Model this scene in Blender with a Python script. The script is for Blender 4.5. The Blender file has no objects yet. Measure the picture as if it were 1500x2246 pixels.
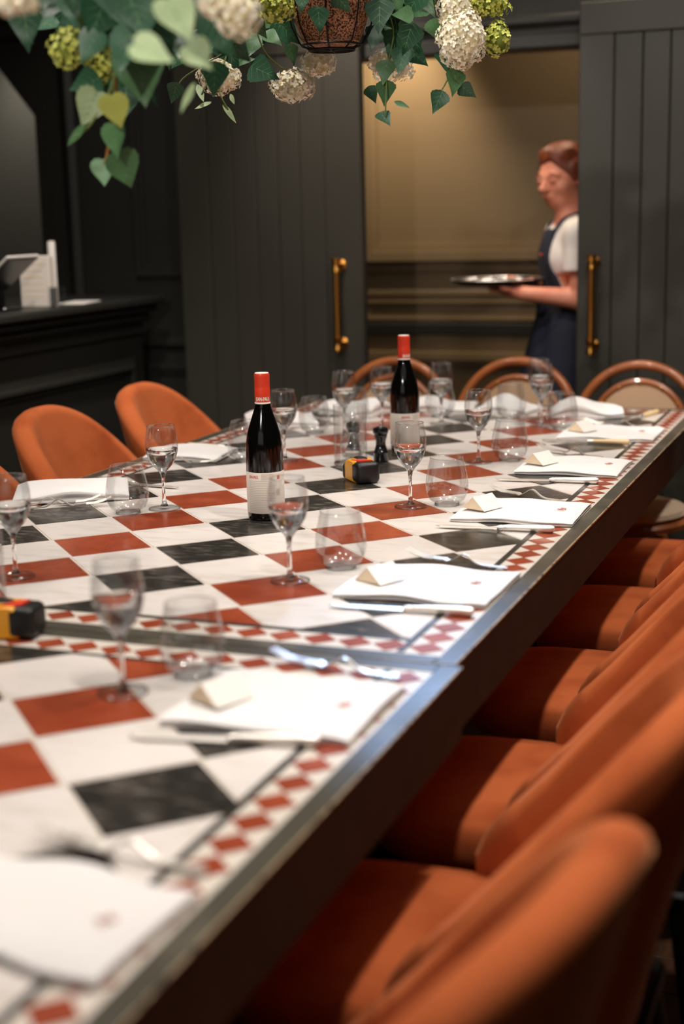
import bpy, bmesh, math, random
import numpy as np
from mathutils import Vector, Matrix
R = math.radians
PI = math.pi
random.seed(7)
SC = bpy.context.scene
COL = SC.collection

# ------------------------------------------------------------------ camera
CAM = Vector((1.19356, -1.82291, 1.36633))
YAW, PIT, ROLL, FPX = -0.372153, -0.205708, -0.023729, 3143.4
fw = Vector((math.sin(YAW) * math.cos(PIT), math.cos(YAW) * math.cos(PIT), math.sin(PIT)))
r0 = fw.cross(Vector((0, 0, 1))).normalized()
u0 = r0.cross(fw)
cr = r0 * math.cos(ROLL) + u0 * math.sin(ROLL)
cu = u0 * math.cos(ROLL) - r0 * math.sin(ROLL)
cd = bpy.data.cameras.new('camera')
cam = bpy.data.objects.new('camera', cd)
COL.objects.link(cam)
m3 = Matrix((cr, cu, -fw)).transposed()
cam.matrix_world = Matrix.Translation(CAM) @ m3.to_4x4()
cd.sensor_fit = 'VERTICAL'
cd.sensor_height = 36.0
cd.sensor_width = 24.0
cd.lens = 36.0 * FPX / 2246.0
cd.clip_start = 0.02
cd.dof.use_dof = True
cd.dof.focus_distance = 3.05
cd.dof.aperture_fstop = 2.0
cd.dof.aperture_blades = 0
SC.camera = cam

def at(px, py, d):
    """measured photo position at a distance d along the view axis -> world point"""
    return CAM + d * (fw + cr * ((px - 750) / FPX) - cu * ((py - 1123) / FPX))

# ------------------------------------------------------------------ light, world, exposure
SC.view_settings.view_transform = 'Standard'
SC.view_settings.look = 'None'
SC.view_settings.gamma = 1.0
SC.view_settings.use_curve_mapping = False
SC.view_settings.exposure = 0.45
SC.cycles.use_denoising = True
SC.cycles.max_bounces = 10
SC.cycles.diffuse_bounces = 4
SC.cycles.glossy_bounces = 5
SC.cycles.transmission_bounces = 10
SC.cycles.transparent_max_bounces = 40
SC.cycles.sample_clamp_indirect = 6.0
SC.cycles.sample_clamp_direct = 60.0
SC.cycles.caustics_reflective = False
SC.cycles.caustics_refractive = False
w = bpy.data.worlds.new('world'); SC.world = w
w.use_nodes = True
w.node_tree.nodes['Background'].inputs[0].default_value = (1, 0.85, 0.7, 1)
w.node_tree.nodes['Background'].inputs[1].default_value = 0.02

def spot(name, loc, target, power, color=(1, 0.92, 0.845), cone=95, blend=0.6, radius=0.05):
    l = bpy.data.lights.new(name, 'SPOT')
    l.energy = power; l.color = color; l.spot_size = R(cone); l.spot_blend = blend
    l.shadow_soft_size = radius
    o = bpy.data.objects.new(name, l); COL.objects.link(o)
    o.location = loc
    o.rotation_euler = (Vector(target) - Vector(loc)).to_track_quat('-Z', 'Y').to_euler()
    return o
def area(name, loc, target, power, sx, sy, color=(1, 0.92, 0.84)):
    l = bpy.data.lights.new(name, 'AREA'); l.shape = 'RECTANGLE'
    l.energy = power; l.color = color; l.size = sx; l.size_y = sy
    o = bpy.data.objects.new(name, l); COL.objects.link(o)
    o.location = loc
    o.rotation_euler = (Vector(target) - Vector(loc)).to_track_quat('-Z', 'Y').to_euler()
    return o
ZL = 2.62
for x, y, p in ((0.98, -0.75, 54), (0.98, 0.45, 54), (0.95, 1.65, 50), (0.0, -0.7, 24), (0.0, 0.75, 29),
                (0.0, 2.1, 29), (-0.85, 0.2, 30), (-0.8, 1.6, 36)):
    spot('ceiling_spot', (x, y, ZL), (x * 0.9, y + 0.02, 0), p)
spot('door_spot', (-0.62, 2.72, ZL), (-0.66, 3.2, 1.5), 62, cone=60, blend=1.0, color=(1, .85, .76))
spot('sheen_spot', (-0.20, 2.75, 2.60), (0.57, 0.10, 0.75), 200, color=(0.34, 0.58, 1.0), cone=12, blend=0.9)  # added cool lamp, placed to give the table frame its blue sheen
spot('corridor_spot', (-0.86, 3.95, 2.5), (-0.80, 4.17, 1.3), 125, color=(1, 0.82, 0.60), cone=62, blend=0.9, radius=0.05)
spot('corridor_spot', (-0.55, 3.48, 2.45), (0.0, 3.45, 1.3), 34, color=(1, 0.80, 0.58), cone=80, blend=0.8, radius=0.05)
spot('alcove_spot', (-2.35, 3.4, 2.35), (-2.3, 3.7, 1.4), 22, color=(1, 0.88, 0.72), cone=90, blend=0.9, radius=0.05)
spot('counter_spot', (-0.95, 1.9, ZL), (-1.55, 2.2, .8), 60, cone=70, blend=0.8)
spot('fill_spot', (-0.35, -0.4, ZL), (0.98, -0.75, 0.7), 22, cone=45, blend=0.7)  # added fill on the nearest chair's back
spot('fill_spot', (0.1, -2.2, ZL), (0.0, 0.7, 1.75), 105, cone=44, blend=0.8)  # added fill that brightens the hanging flowers
spot('fill_spot', (1.0, 0.8, ZL), (-0.6, 3.15, 1.2), 30, cone=70, blend=0.9)  # added fill aimed at the left door
spot('fill_spot', (0.2, 1.2, ZL), (0.7, 3.15, 1.0), 24, cone=70, blend=0.9)  # added fill aimed at the right door
spot('fill_spot', (-0.35, 2.25, ZL), (0.0, 3.42, 1.42), 26, cone=34, blend=0.8)  # added fill for the waitress's face
spot('fill_spot', (1.55, 2.55, ZL), (0.60, 2.38, 0.48), 62, cone=22, blend=0.6)  # added spot reaching the pale seat under the table edge
spot('fill_spot', (-0.95, 2.3, ZL), (-1.85, 3.2, 1.5), 9, cone=45, blend=0.9)  # added weak fill to pick out the left wall moulding
area('corridor_fill', (0.2, 3.8, 2.6), (0.1, 3.8, 0), 16, 1.6, .4, color=(1, 0.82, 0.6))  # broad fill added to even out the corridor, no real fitting
area('ceiling_fill', (0.3, 0.3, 2.66), (0.3, 0.3, 0), 9, 3.2, 3.6)  # large dim fill added under the ceiling, no real fitting
area('front_fill', (0.2, -3.4, 1.9), (0.0, 2.0, 1.1), 3, 2.6, 1.2, color=(1, 0.94, 0.90))  # weak fill added behind the camera, there is no window

# ------------------------------------------------------------------ materials
def lin(c):
    return tuple((v / 255 / 12.92) if v <= 10 else (((v / 255) + .055) / 1.055) ** 2.4 for v in c)
def mat(name, rgb, rough=0.5, metal=0.0, noise=0.0, scale=20.0, rgb2=None, bump=0.0, bscale=None, sheen=0.0,
        sheen_tint=None, spec=0.5, thr=None, stretch=None, trans=0.0, ior=1.45, coat=0.0, rand=0.0, sss=0.0, detail=4.0):
    m = bpy.data.materials.new(name); m.use_nodes = True
    nt = m.node_tree; b = nt.nodes['Principled BSDF']
    c = (*lin(rgb), 1)
    b.inputs['Base Color'].default_value = c
    b.inputs['Roughness'].default_value = rough
    b.inputs['Metallic'].default_value = metal
    b.inputs['Specular IOR Level'].default_value = spec
    b.inputs['Transmission Weight'].default_value = trans
    b.inputs['IOR'].default_value = ior
    b.inputs['Coat Weight'].default_value = coat
    b.inputs['Coat Roughness'].default_value = 0.1
    if sss:
        b.inputs['Subsurface Weight'].default_value = sss
        b.inputs['Subsurface Radius'].default_value = (0.01, 0.004, 0.002)
    if sheen:
        b.inputs['Sheen Weight'].default_value = sheen
        b.inputs['Sheen Roughness'].default_value = 0.35
        b.inputs['Sheen Tint'].default_value = (*lin(sheen_tint or rgb), 1)
    tc = nt.nodes.new('ShaderNodeTexCoord'); src = tc.outputs['Object']
    if stretch:
        mp = nt.nodes.new('ShaderNodeMapping'); mp.inputs['Scale'].default_value = stretch
        nt.links.new(src, mp.inputs[0]); src = mp.outputs[0]
    if rand or noise:
        oi = nt.nodes.new('ShaderNodeObjectInfo')
        if noise:
            va = nt.nodes.new('ShaderNodeVectorMath'); va.operation = 'ADD'
            cx = nt.nodes.new('ShaderNodeVectorMath'); cx.operation = 'SCALE'
            cx.inputs[0].default_value = (7.3, 3.1, 5.7)
            nt.links.new(oi.outputs['Random'], cx.inputs['Scale'])
            nt.links.new(src, va.inputs[0]); nt.links.new(cx.outputs[0], va.inputs[1]); src = va.outputs[0]
    out = None
    if noise:
        n = nt.nodes.new('ShaderNodeTexNoise'); n.inputs['Scale'].default_value = scale
        n.inputs['Detail'].default_value = detail
        nt.links.new(src, n.inputs['Vector'])
        rp = nt.nodes.new('ShaderNodeValToRGB')
        lo, hi = thr or (0.35, 0.7)
        rp.color_ramp.elements[0].position = lo; rp.color_ramp.elements[1].position = hi
        rp.color_ramp.elements[0].color = c
        c2 = (*lin(rgb2), 1) if rgb2 else tuple(min(1, v * (1 + noise)) for v in c[:3]) + (1,)
        rp.color_ramp.elements[1].color = c2
        nt.links.new(n.outputs['Fac'], rp.inputs[0]); out = rp.outputs[0]
        nt.links.new(out, b.inputs['Base Color'])
    if rand:
        hv = nt.nodes.new('ShaderNodeHueSaturation')
        mr = nt.nodes.new('ShaderNodeMapRange')
        mr.inputs['To Min'].default_value = 1 - rand; mr.inputs['To Max'].default_value = 1 + rand
        nt.links.new(oi.outputs['Random'], mr.inputs[0]); nt.links.new(mr.outputs[0], hv.inputs['Value'])
        if out: nt.links.new(out, hv.inputs['Color'])
        else: hv.inputs['Color'].default_value = c
        nt.links.new(hv.outputs[0], b.inputs['Base Color'])
    if bump:
        n2 = nt.nodes.new('ShaderNodeTexNoise'); n2.inputs['Scale'].default_value = bscale or scale * 3
        n2.inputs['Detail'].default_value = 3
        nt.links.new(tc.outputs['Object'], n2.inputs['Vector'])
        bp = nt.nodes.new('ShaderNodeBump'); bp.inputs['Strength'].default_value = bump
        bp.inputs['Distance'].default_value = 0.003
        nt.links.new(n2.outputs['Fac'], bp.inputs['Height']); nt.links.new(bp.outputs[0], b.inputs['Normal'])
    return m

def thin_glass(name, tint=(0.97, 0.975, 0.975), edge=(0.92, 0.92, 0.915)):
    m = bpy.data.materials.new(name); m.use_nodes = True
    nt = m.node_tree; nt.nodes.clear()
    o = nt.nodes.new('ShaderNodeOutputMaterial'); mx = nt.nodes.new('ShaderNodeMixShader')
    t = nt.nodes.new('ShaderNodeBsdfTransparent'); g = nt.nodes.new('ShaderNodeBsdfGlossy')
    g.inputs['Roughness'].default_value = 0.10
    lw = nt.nodes.new('ShaderNodeLayerWeight'); lw.inputs['Blend'].default_value = 0.25
    rp = nt.nodes.new('ShaderNodeValToRGB')
    rp.color_ramp.elements[0].position = 0.7; rp.color_ramp.elements[0].color = (*tint, 1)
    rp.color_ramp.elements[1].position = 1.0; rp.color_ramp.elements[1].color = (*edge, 1)
    nt.links.new(lw.outputs['Facing'], rp.inputs[0]); nt.links.new(rp.outputs[0], t.inputs[0])
    fr2 = nt.nodes.new('ShaderNodeMath'); fr2.operation = 'MINIMUM'; fr2.inputs[1].default_value = 0.20
    lwf = nt.nodes.new('ShaderNodeLayerWeight'); lwf.inputs['Blend'].default_value = 0.34
    nt.links.new(lwf.outputs['Fresnel'], fr2.inputs[0])
    nt.links.new(fr2.outputs[0], mx.inputs[0]); nt.links.new(t.outputs[0], mx.inputs[1]); nt.links.new(g.outputs[0], mx.inputs[2])
    nt.links.new(mx.outputs[0], o.inputs[0])
    return m

MT = {}
MT['white_tile'] = mat('white_tile', (220, 212, 206), 0.22, noise=.1, scale=14, rgb2=(204, 194, 184), thr=(.5, .75), stretch=(1, 3, 1), rand=.03)
MT['black_tile'] = mat('black_tile', (44, 42, 38), 0.20, noise=1, scale=26, rgb2=(105, 98, 90), thr=(.5, .78), stretch=(1, 3, 1), rand=.2, detail=8)
MT['red_tile'] = mat('red_tile', (142, 62, 38), 0.22, noise=1, scale=18, rgb2=(162, 78, 50), thr=(.4, .75), rand=.08)
MT['ground'] = mat('table_ground', (216, 206, 194), 0.25)
MT['stripe'] = mat('stripe_inlay', (48, 46, 42), 0.25)
MT['frame'] = mat('table_frame', (74, 70, 60), 0.26, noise=.6, scale=30, rgb2=(104, 98, 86), thr=(.5, .8), stretch=(.3, .3, .3))
MT['worn'] = mat('worn_edge', (176, 156, 122), 0.5, noise=1, scale=60, rgb2=(70, 64, 54), thr=(.5, .65))
MT['apron'] = mat('table_apron', (40, 31, 23), 0.7, noise=.3, scale=20, spec=.15)
MT['velvet'] = mat('orange_velvet', (186, 97, 54), 0.85, noise=1, scale=9, rgb2=(156, 73, 37), thr=(.45, .75), sheen=.45,
                   sheen_tint=(255, 186, 135), spec=.1, bump=.12, bscale=60)
MT['black_metal'] = mat('black_metal', (16, 16, 16), 0.4, metal=.3)
MT['bentwood'] = mat('bentwood', (172, 100, 54), 0.32, noise=.4, scale=10, rgb2=(142, 78, 38), stretch=(1, 1, .3), coat=.4)
MT['cushion'] = mat('beige_cushion', (214, 188, 158), 0.8, noise=.1, scale=50)
MT['cloth'] = mat('white_napkin', (226, 222, 219), 0.8, bump=.25, bscale=220)
MT['card'] = mat('white_card', (240, 234, 226), 0.6)
MT['kraft'] = mat('kraft_paper', (244, 222, 190), 0.7)
MT['silver'] = mat('silver', (240, 233, 224), 0.42, metal=1)
MT['ivory'] = mat('ivory_handle', (230, 200, 150), 0.4)
MT['thin'] = thin_glass('clear_glass')
MT['glass'] = mat('solid_glass', (255, 255, 255), 0.0, trans=1.0, ior=1.5)
MT['bottle'] = mat('bottle_glass', (8, 7, 6), 0.10, spec=.6, coat=.3)
MT['capsule'] = mat('red_capsule', (214, 62, 40), 0.32, spec=.5)
MT['capwhite'] = mat('capsule_white', (236, 226, 212), 0.4)
MT['label'] = mat('paper_label', (232, 222, 210), 0.6)
MT['ink'] = mat('print_grey', (186, 176, 168), 0.7)
MT['redink'] = mat('print_red', (214, 78, 58), 0.6)
MT['embroid'] = mat('embroidery', (196, 128, 116), 0.8)
MT['mill'] = mat('mill_black', (22, 24, 28), 0.12, coat=.6)
MT['yellow'] = mat('yellow_plastic', (232, 160, 26), 0.35)
MT['rubber'] = mat('black_rubber', (20, 19, 18), 0.42, bump=.1, bscale=300)
MT['red_plastic'] = mat('red_plastic', (214, 60, 38), 0.4)
MT['wall'] = mat('dark_paint', (42, 42, 37), 0.55, noise=.08, scale=3)
MT['door'] = mat('door_paint', (58, 56, 48), 0.5, noise=.08, scale=4)
MT['gap'] = mat('board_gap', (14, 14, 13), 0.8)
MT['corridor'] = mat('corridor_paint', (116, 98, 72), 0.45)
MT['alcove'] = mat('alcove_paint', (96, 96, 92), 0.6)
MT['counter'] = mat('counter_paint', (46, 45, 41), 0.42)
MT['brass'] = mat('aged_brass', (208, 150, 70), 0.28, metal=1)
MT['ceiling'] = mat('ceiling_paint', (60, 56, 50), 0.8)
MT['plank'] = mat('floor_plank', (92, 62, 40), 0.45, noise=.6, scale=8, rgb2=(60, 38, 24), stretch=(6, .6, 1), rand=.25)
MT['subfloor'] = mat('dark_floor', (52, 36, 25), 0.5)
MT['leaf_dark'] = mat('leaf_dark', (34, 74, 50), 0.42, noise=.3, scale=30, rgb2=(48, 92, 62), rand=.25)
MT['leaf_mid'] = mat('leaf_mid', (66, 104, 66), 0.45, noise=.3, scale=30, rgb2=(88, 126, 80), rand=.2)
MT['leaf_pale'] = mat('leaf_pale', (136, 156, 112), 0.55, noise=.2, scale=30, rgb2=(156, 172, 128), rand=.1)
MT['leaf_lime'] = mat('leaf_lime', (158, 164, 78), 0.5, rand=.1)
MT['vein'] = mat('leaf_vein', (96, 136, 92), 0.6)
MT['stem'] = mat('stem', (98, 110, 52), 0.6)
MT['stem_brown'] = mat('stem_brown', (150, 98, 36), 0.6)
MT['cream'] = mat('petal_cream', (255, 248, 230), 0.7, noise=.3, scale=60, rgb2=(250, 236, 204), sss=.3)
MT['lime'] = mat('petal_lime', (196, 206, 84), 0.7, noise=.3, scale=60, rgb2=(214, 214, 120))
MT['cream_core'] = mat('cream_core', (222, 210, 168), 0.8)
MT['lime_core'] = mat('lime_core', (120, 134, 50), 0.8)
MT['terracotta'] = mat('speckled_terracotta', (206, 146, 106), 0.7, noise=1, scale=290, rgb2=(64, 38, 26), thr=(.49, .53), detail=2)
MT['iron'] = mat('black_iron', (26, 24, 22), 0.5, metal=.5)
MT['skin'] = mat('skin', (224, 150, 122), 0.5, noise=.1, scale=20, rgb2=(214, 132, 104), sss=.15)
MT['hair'] = mat('red_hair', (124, 58, 26), 0.5, noise=1, scale=40, rgb2=(66, 31, 15), stretch=(1, 1, 6))
MT['tshirt'] = mat('white_tshirt', (228, 220, 214), 0.85, bump=.2, bscale=30)
MT['navy'] = mat('navy_cloth', (27, 30, 45), 0.8, noise=.3, scale=12, bump=.3, bscale=25)
MT['lips'] = mat('lips', (192, 92, 84), 0.5)
MT['brow'] = mat('brow', (130, 66, 40), 0.8)
MT['shoe'] = mat('black_shoe', (18, 18, 18), 0.5)
MT['tray'] = mat('dark_tray', (40, 36, 32), 0.2, metal=.6)
MT['plastic_white'] = mat('white_plastic', (228, 222, 214), 0.4)
MT['screen'] = mat('tablet_black', (24, 24, 26), 0.2)
MT['pink'] = mat('pink_card', (226, 150, 160), 0.5)
def cane_material():
    m = mat('woven_cane', (176, 140, 104), 0.6)
    nt = m.node_tree; b = nt.nodes['Principled BSDF']
    tc = nt.nodes.new('ShaderNodeTexCoord')
    ws = []
    for ax in ('Y', 'Z'):
        wv = nt.nodes.new('ShaderNodeTexWave'); wv.bands_direction = ax; wv.inputs['Scale'].default_value = 60
        wv.inputs['Distortion'].default_value = .6
        nt.links.new(tc.outputs['Object'], wv.inputs[0]); ws.append(wv)
    mu = nt.nodes.new('ShaderNodeMath'); mu.operation = 'MULTIPLY'
    nt.links.new(ws[0].outputs['Fac'], mu.inputs[0]); nt.links.new(ws[1].outputs['Fac'], mu.inputs[1])
    rp = nt.nodes.new('ShaderNodeValToRGB')
    rp.color_ramp.elements[0].color = (*lin((172, 134, 100)), 1); rp.color_ramp.elements[1].color = (*lin((230, 196, 160)), 1)
    nt.links.new(mu.outputs[0], rp.inputs[0]); nt.links.new(rp.outputs[0], b.inputs['Base Color'])
    return m
MT['cane'] = cane_material()

# ------------------------------------------------------------------ mesh helpers
class MB:
    def __init__(s): s.v = []; s.f = []; s.mi = []
    def add(s, vs, fs, mi=0):
        o = len(s.v); s.v += [tuple(p) for p in vs]
        s.f += [tuple(i + o for i in f) for f in fs]; s.mi += [mi] * len(fs)
        return s
    def box(s, x0, x1, y0, y1, z0, z1, c=0.002, cmi=None):
        c = min(c, (x1 - x0) * .45, (y1 - y0) * .45, (z1 - z0) * .45)
        vs = []; ids = {}
        for i, X in enumerate((x0, x1)):
            for j, Y in enumerate((y0, y1)):
                for k, Z in enumerate((z0, z1)):
                    sx, sy, sz = (1, -1)[i], (1, -1)[j], (1, -1)[k]
                    ids[i, j, k, 0] = len(vs); vs.append((X, Y + sy * c, Z + sz * c))
                    ids[i, j, k, 1] = len(vs); vs.append((X + sx * c, Y, Z + sz * c))
                    ids[i, j, k, 2] = len(vs); vs.append((X + sx * c, Y + sy * c, Z))
        F = []; E = []
        for i in (0, 1):
            q = [ids[i, 0, 0, 0], ids[i, 1, 0, 0], ids[i, 1, 1, 0], ids[i, 0, 1, 0]]; F.append(q if i else q[::-1])
            q = [ids[0, i, 0, 1], ids[0, i, 1, 1], ids[1, i, 1, 1], ids[1, i, 0, 1]]; F.append(q if i else q[::-1])
            q = [ids[0, 0, i, 2], ids[1, 0, i, 2], ids[1, 1, i, 2], ids[0, 1, i, 2]]; F.append(q if i else q[::-1])
        for i in (0, 1):
            for j in (0, 1):
                E.append(([ids[i, j, 0, 0], ids[i, j, 1, 0], ids[i, j, 1, 1], ids[i, j, 0, 1]], i == j))
                E.append(([ids[i, 0, j, 0], ids[i, 1, j, 0], ids[i, 1, j, 2], ids[i, 0, j, 2]], i != j))
                E.append(([ids[0, i, j, 1], ids[1, i, j, 1], ids[1, i, j, 2], ids[0, i, j, 2]], i == j))
                for k in (0, 1):
                    q = [ids[i, j, k, 0], ids[i, j, k, 1], ids[i, j, k, 2]]
                    E.append((q, (i + j + k) % 2 == 1))
        s.add(vs, F)
        o = len(s.v) - 24
        for q, flip in E:
            s.f.append(tuple(t + o for t in (q if flip else q[::-1]))); s.mi.append(cmi if cmi is not None else 0)
        return s
    def tube(s, pts, r, n=8, closed=False, cap=True, mi=0):
        pts = [Vector(p) for p in pts]; N = len(pts)
        rs = r if isinstance(r, (list, tuple)) else [r] * N
        vs = []; up = None
        for i, p in enumerate(pts):
            if closed: t = pts[(i + 1) % N] - pts[i - 1]
            else: t = pts[min(i + 1, N - 1)] - pts[max(i - 1, 0)]
            t.normalize()
            if up is None:
                up = Vector((0, 0, 1)) if abs(t.z) < .9 else Vector((1, 0, 0))
            a = t.cross(up); a.normalize(); b = a.cross(t); up = b
            for k in range(n):
                an = 2 * PI * k / n
                vs.append(p + (a * math.cos(an) + b * math.sin(an)) * rs[i])
        fs = []
        for i in range(N if closed else N - 1):
            j = (i + 1) % N
            for k in range(n):
                fs.append((i * n + k, i * n + (k + 1) % n, j * n + (k + 1) % n, j * n + k))
        if cap and not closed:
            fs.append(tuple(range(n))[::-1]); fs.append(tuple((N - 1) * n + k for k in range(n)))
        return s.add(vs, [f[::-1] for f in fs], mi)
    def lathe(s, prof, n=24, c=(0, 0, 0), mi=0):
        vs = []; fs = []; rows = []
        for r, z in prof:
            if r < 1e-6:
                rows.append([len(vs)]); vs.append((c[0], c[1], c[2] + z))
            else:
                rows.append(list(range(len(vs), len(vs) + n)))
                for k in range(n):
                    a = 2 * PI * k / n; vs.append((c[0] + r * math.cos(a), c[1] + r * math.sin(a), c[2] + z))
        for A, B in zip(rows, rows[1:]):
            for k in range(n):
                k2 = (k + 1) % n
                if len(A) == 1 and len(B) == 1: continue
                if len(A) == 1: fs.append((A[0], B[k2], B[k]))
                elif len(B) == 1: fs.append((A[k], A[k2], B[0]))
                else: fs.append((A[k], A[k2], B[k2], B[k]))
        return s.add(vs, fs, mi)
    def prism(s, poly, z0, z1, mi=0):
        n = len(poly)
        vs = [(x, y, z0) for x, y in poly] + [(x, y, z1) for x, y in poly]
        fs = [tuple(range(n))[::-1], tuple(range(n, 2 * n))] + [(i, (i + 1) % n, n + (i + 1) % n, n + i) for i in range(n)]
        return s.add(vs, fs, mi)
    def grid(s, P, closed_u=False, closed_v=False, mi=0, flip=False):
        nu, nv = len(P), len(P[0])
        vs = [p for row in P for p in row]; fs = []
        for i in range(nu if closed_u else nu - 1):
            for j in range(nv if closed_v else nv - 1):
                i2, j2 = (i + 1) % nu, (j + 1) % nv
                q = (i * nv + j, i2 * nv + j, i2 * nv + j2, i * nv + j2)
                fs.append(q[::-1] if flip else q)
        return s.add(vs, fs, mi)
    def ellipsoid(s, c, r, n=14, m=8, mi=0):
        P = [(math.sin(PI * i / m) , -math.cos(PI * i / m)) for i in range(m + 1)]
        o = len(s.v); s.lathe(P, n, mi=mi)
        s.v[o:] = [(c[0] + x * r[0], c[1] + y * r[1], c[2] + z * r[2]) for x, y, z in s.v[o:]]
        return s
    def xf(s, M):
        s.v = [tuple(M @ Vector(p)) for p in s.v]; return s
    def mesh(s, name, smooth=True, angle=40):
        me = bpy.data.meshes.new(name); me.from_pydata(s.v, [], s.f)
        if any(s.mi): me.polygons.foreach_set('material_index', s.mi)
        me.update()
        if smooth:
            me.shade_smooth()
            me.set_sharp_from_angle(angle=R(angle))
        return me

def rbox(x0, x1, y0, y1, z0, z1, r, seg=4):
    bm = bmesh.new(); bmesh.ops.create_cube(bm, size=1)
    for v in bm.verts:
        v.co = (x0 + (v.co.x + .5) * (x1 - x0), y0 + (v.co.y + .5) * (y1 - y0), z0 + (v.co.z + .5) * (z1 - z0))
    bmesh.ops.bevel(bm, geom=bm.edges[:], offset=r, segments=seg, profile=.5, affect='EDGES')
    me = bpy.data.meshes.new('rounded'); bm.to_mesh(me); bm.free(); me.shade_smooth()
    return me
def put(name, me, mats, parent=None, loc=(0, 0, 0), rot=(0, 0, 0)):
    o = bpy.data.objects.new(name, me); COL.objects.link(o)
    if not isinstance(mats, (list, tuple)): mats = [mats]
    if not me.materials:
        for m in mats: me.materials.append(m)
    if parent: o.parent = parent
    o.location = loc; o.rotation_euler = rot
    return o
def part(name, mb, m, parent=None, smooth=True, angle=40, loc=(0, 0, 0), rot=(0, 0, 0)):
    return put(name, mb.mesh(name, smooth, angle), m, parent, loc, rot)
def tag(o, label, cat, group=None):
    o['label'] = label; o['category'] = cat
    if group: o['group'] = group
    return o
def thing(name, label, cat, loc=(0, 0, 0), rz=0, group=None):
    o = bpy.data.objects.new(name, None); COL.objects.link(o); o.empty_display_size = .05
    o.location = loc; o.rotation_euler = (0, 0, rz)
    return tag(o, label, cat, group)
def struct(name, mb, m, **k):
    o = part(name, mb, m, **k); o['kind'] = 'structure'; return o
def copy_tree(o, parent=None):
    c = o.copy(); COL.objects.link(c)
    if parent: c.parent = parent
    for ch in list(o.children): copy_tree(ch, c)
    return c
def dup(o, loc, rz, label, group=None):
    c = copy_tree(o); c.location = loc; c.rotation_euler = (0, 0, rz); c['label'] = label
    if group: c['group'] = group
    return c

# ------------------------------------------------------------------ room shell
DY = 3.15          # sliding door plane
part_wall = None
struct('floor', MB().box(-3.2, 3.0, -3.6, 4.4, -.06, -.012, .001), MT['subfloor'])
fl = struct('floor_boards', MB().box(.5, .52, -1.5, -1.48, -.03, -.02, .001), MT['subfloor'])
fl.name = 'floor_2'
me_pl = MB().box(-.6, .6, -.058, .058, -.02, 0, .0015).mesh('plank')
k = 0
for j in range(38):
    for i in range(2):
        put('plank', me_pl, MT['plank'], fl, (1.0 + i * 1.203 - (j % 2) * .55, -1.55 + j * .119, -.0005 * ((i + j) % 3)))
struct('ceiling', MB().box(-3.2, 3.0, -3.6, 4.4, 2.7, 2.78, .001), MT['ceiling'])
struct('wall_right', MB().box(3.0, 3.1, -3.6, 4.4, -.06, 2.78, .001), MT['wall'])
struct('wall_left', MB().box(-3.3, -3.2, -3.6, 4.4, -.06, 2.78, .001), MT['wall'])
struct('wall_front', MB().box(-3.3, 3.1, -3.7, -3.6, -.06, 2.78, .001), MT['wall'])
# wall with the wide opening closed by the two sliding doors
WY0, WY1 = 3.25, 3.37
OPL, OPR, OPT = -1.28, 0.80, 1.905
struct('wall_back', MB().box(-2.0, OPL, WY0, WY1, -.06, 2.7, .001), MT['wall'])
struct('wall_back_right', MB().box(OPR, 3.0, WY0, WY1, -.06, 2.7, .001), MT['wall'])
struct('wall_back_header', MB().box(OPL, OPR, WY0, WY1, OPT, 2.7, .001), MT['wall'])
tr = struct('trim_1', MB().box(OPL - .1, OPR + .1, WY0 - .022, WY0, OPT + .0, OPT + .05, .006), MT['wall'])
struct('trim_2', MB().box(OPL - .1, OPR + .1, WY0 - .035, WY0, OPT + .075, OPT + .11, .01), MT['wall'])
# far-left alcove with a chamfered corner
struct('wall_alcove', MB().box(-3.2, -2.0, 3.75, 3.85, -.06, 2.7, .001), MT['alcove'])
struct('wall_alcove_side', MB().box(-2.0, -1.95, WY1, 3.75, -.06, 2.7, .001), MT['wall'])
mb = MB()
pts = [(-3.2, 2.7), (-2.0, 2.7), (-2.0, -.06), (-2.04, -.06), (-2.04, 1.77), (-2.24, 2.02), (-3.2, 2.02)]
n = len(pts)
mb.add([(x, WY0 - .03, z) for x, z in pts] + [(x, WY1, z) for x, z in pts],
       [(0, 6, 5, 1), (1, 5, 4), (1, 4, 3, 2), (7, 8, 12, 13), (8, 11, 12), (8, 9, 10, 11)] +
       [(i, (i + 1) % n, n + (i + 1) % n, n + i) for i in range(n)])
struct('wall_back_arch', mb, MT['wall'], smooth=False)
struct('trim_4', MB().box(-3.2, -2.02, WY0 - .08, WY0 - .03, 2.06, 2.12, .012), MT['wall'])
# panel mouldings of the dark wall left of the doors
def frame(name, x0, x1, z0, z1, y, wd, dp, m, parent=None):
    """rectangular stuck-on moulding, mitred, with a raised and a lower step"""
    o = None
    for i, (w0, w1, d) in enumerate(((0, wd * .55, dp), (wd * .55, wd, dp * .5))):
        mb = MB(); A = [(x0 + w0, z0 + w0), (x1 - w0, z0 + w0), (x1 - w0, z1 - w0), (x0 + w0, z1 - w0)]
        B = [(x0 + w1, z0 + w1), (x1 - w1, z0 + w1), (x1 - w1, z1 - w1), (x0 + w1, z1 - w1)]
        P = [[(p[0], y, p[1]) for p in A], [(p[0], y - d, p[1]) for p in A], [(p[0], y - d, p[1]) for p in B], [(p[0], y, p[1]) for p in B]]
        mb.grid(P, closed_v=True, flip=True)
        if o is None: o = part(name, mb, m, parent, smooth=False)
        else: part('inner_step', mb, m, o, smooth=False)
    return o
for k, (x0, x1, z0, z1) in enumerate(((-1.625, -1.30, 1.14, 2.2), (-1.60, -1.30, .12, .80))):
    o = frame('trim_%d' % (5 + k), x0, x1, z0, z1, WY0, .045, .022, MT['wall']); o['kind'] = 'structure'
struct('trim_7', MB().box(-1.915, -1.865, WY0 - .045, WY0, -.02, 2.7, .02), MT['wall'])
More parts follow.
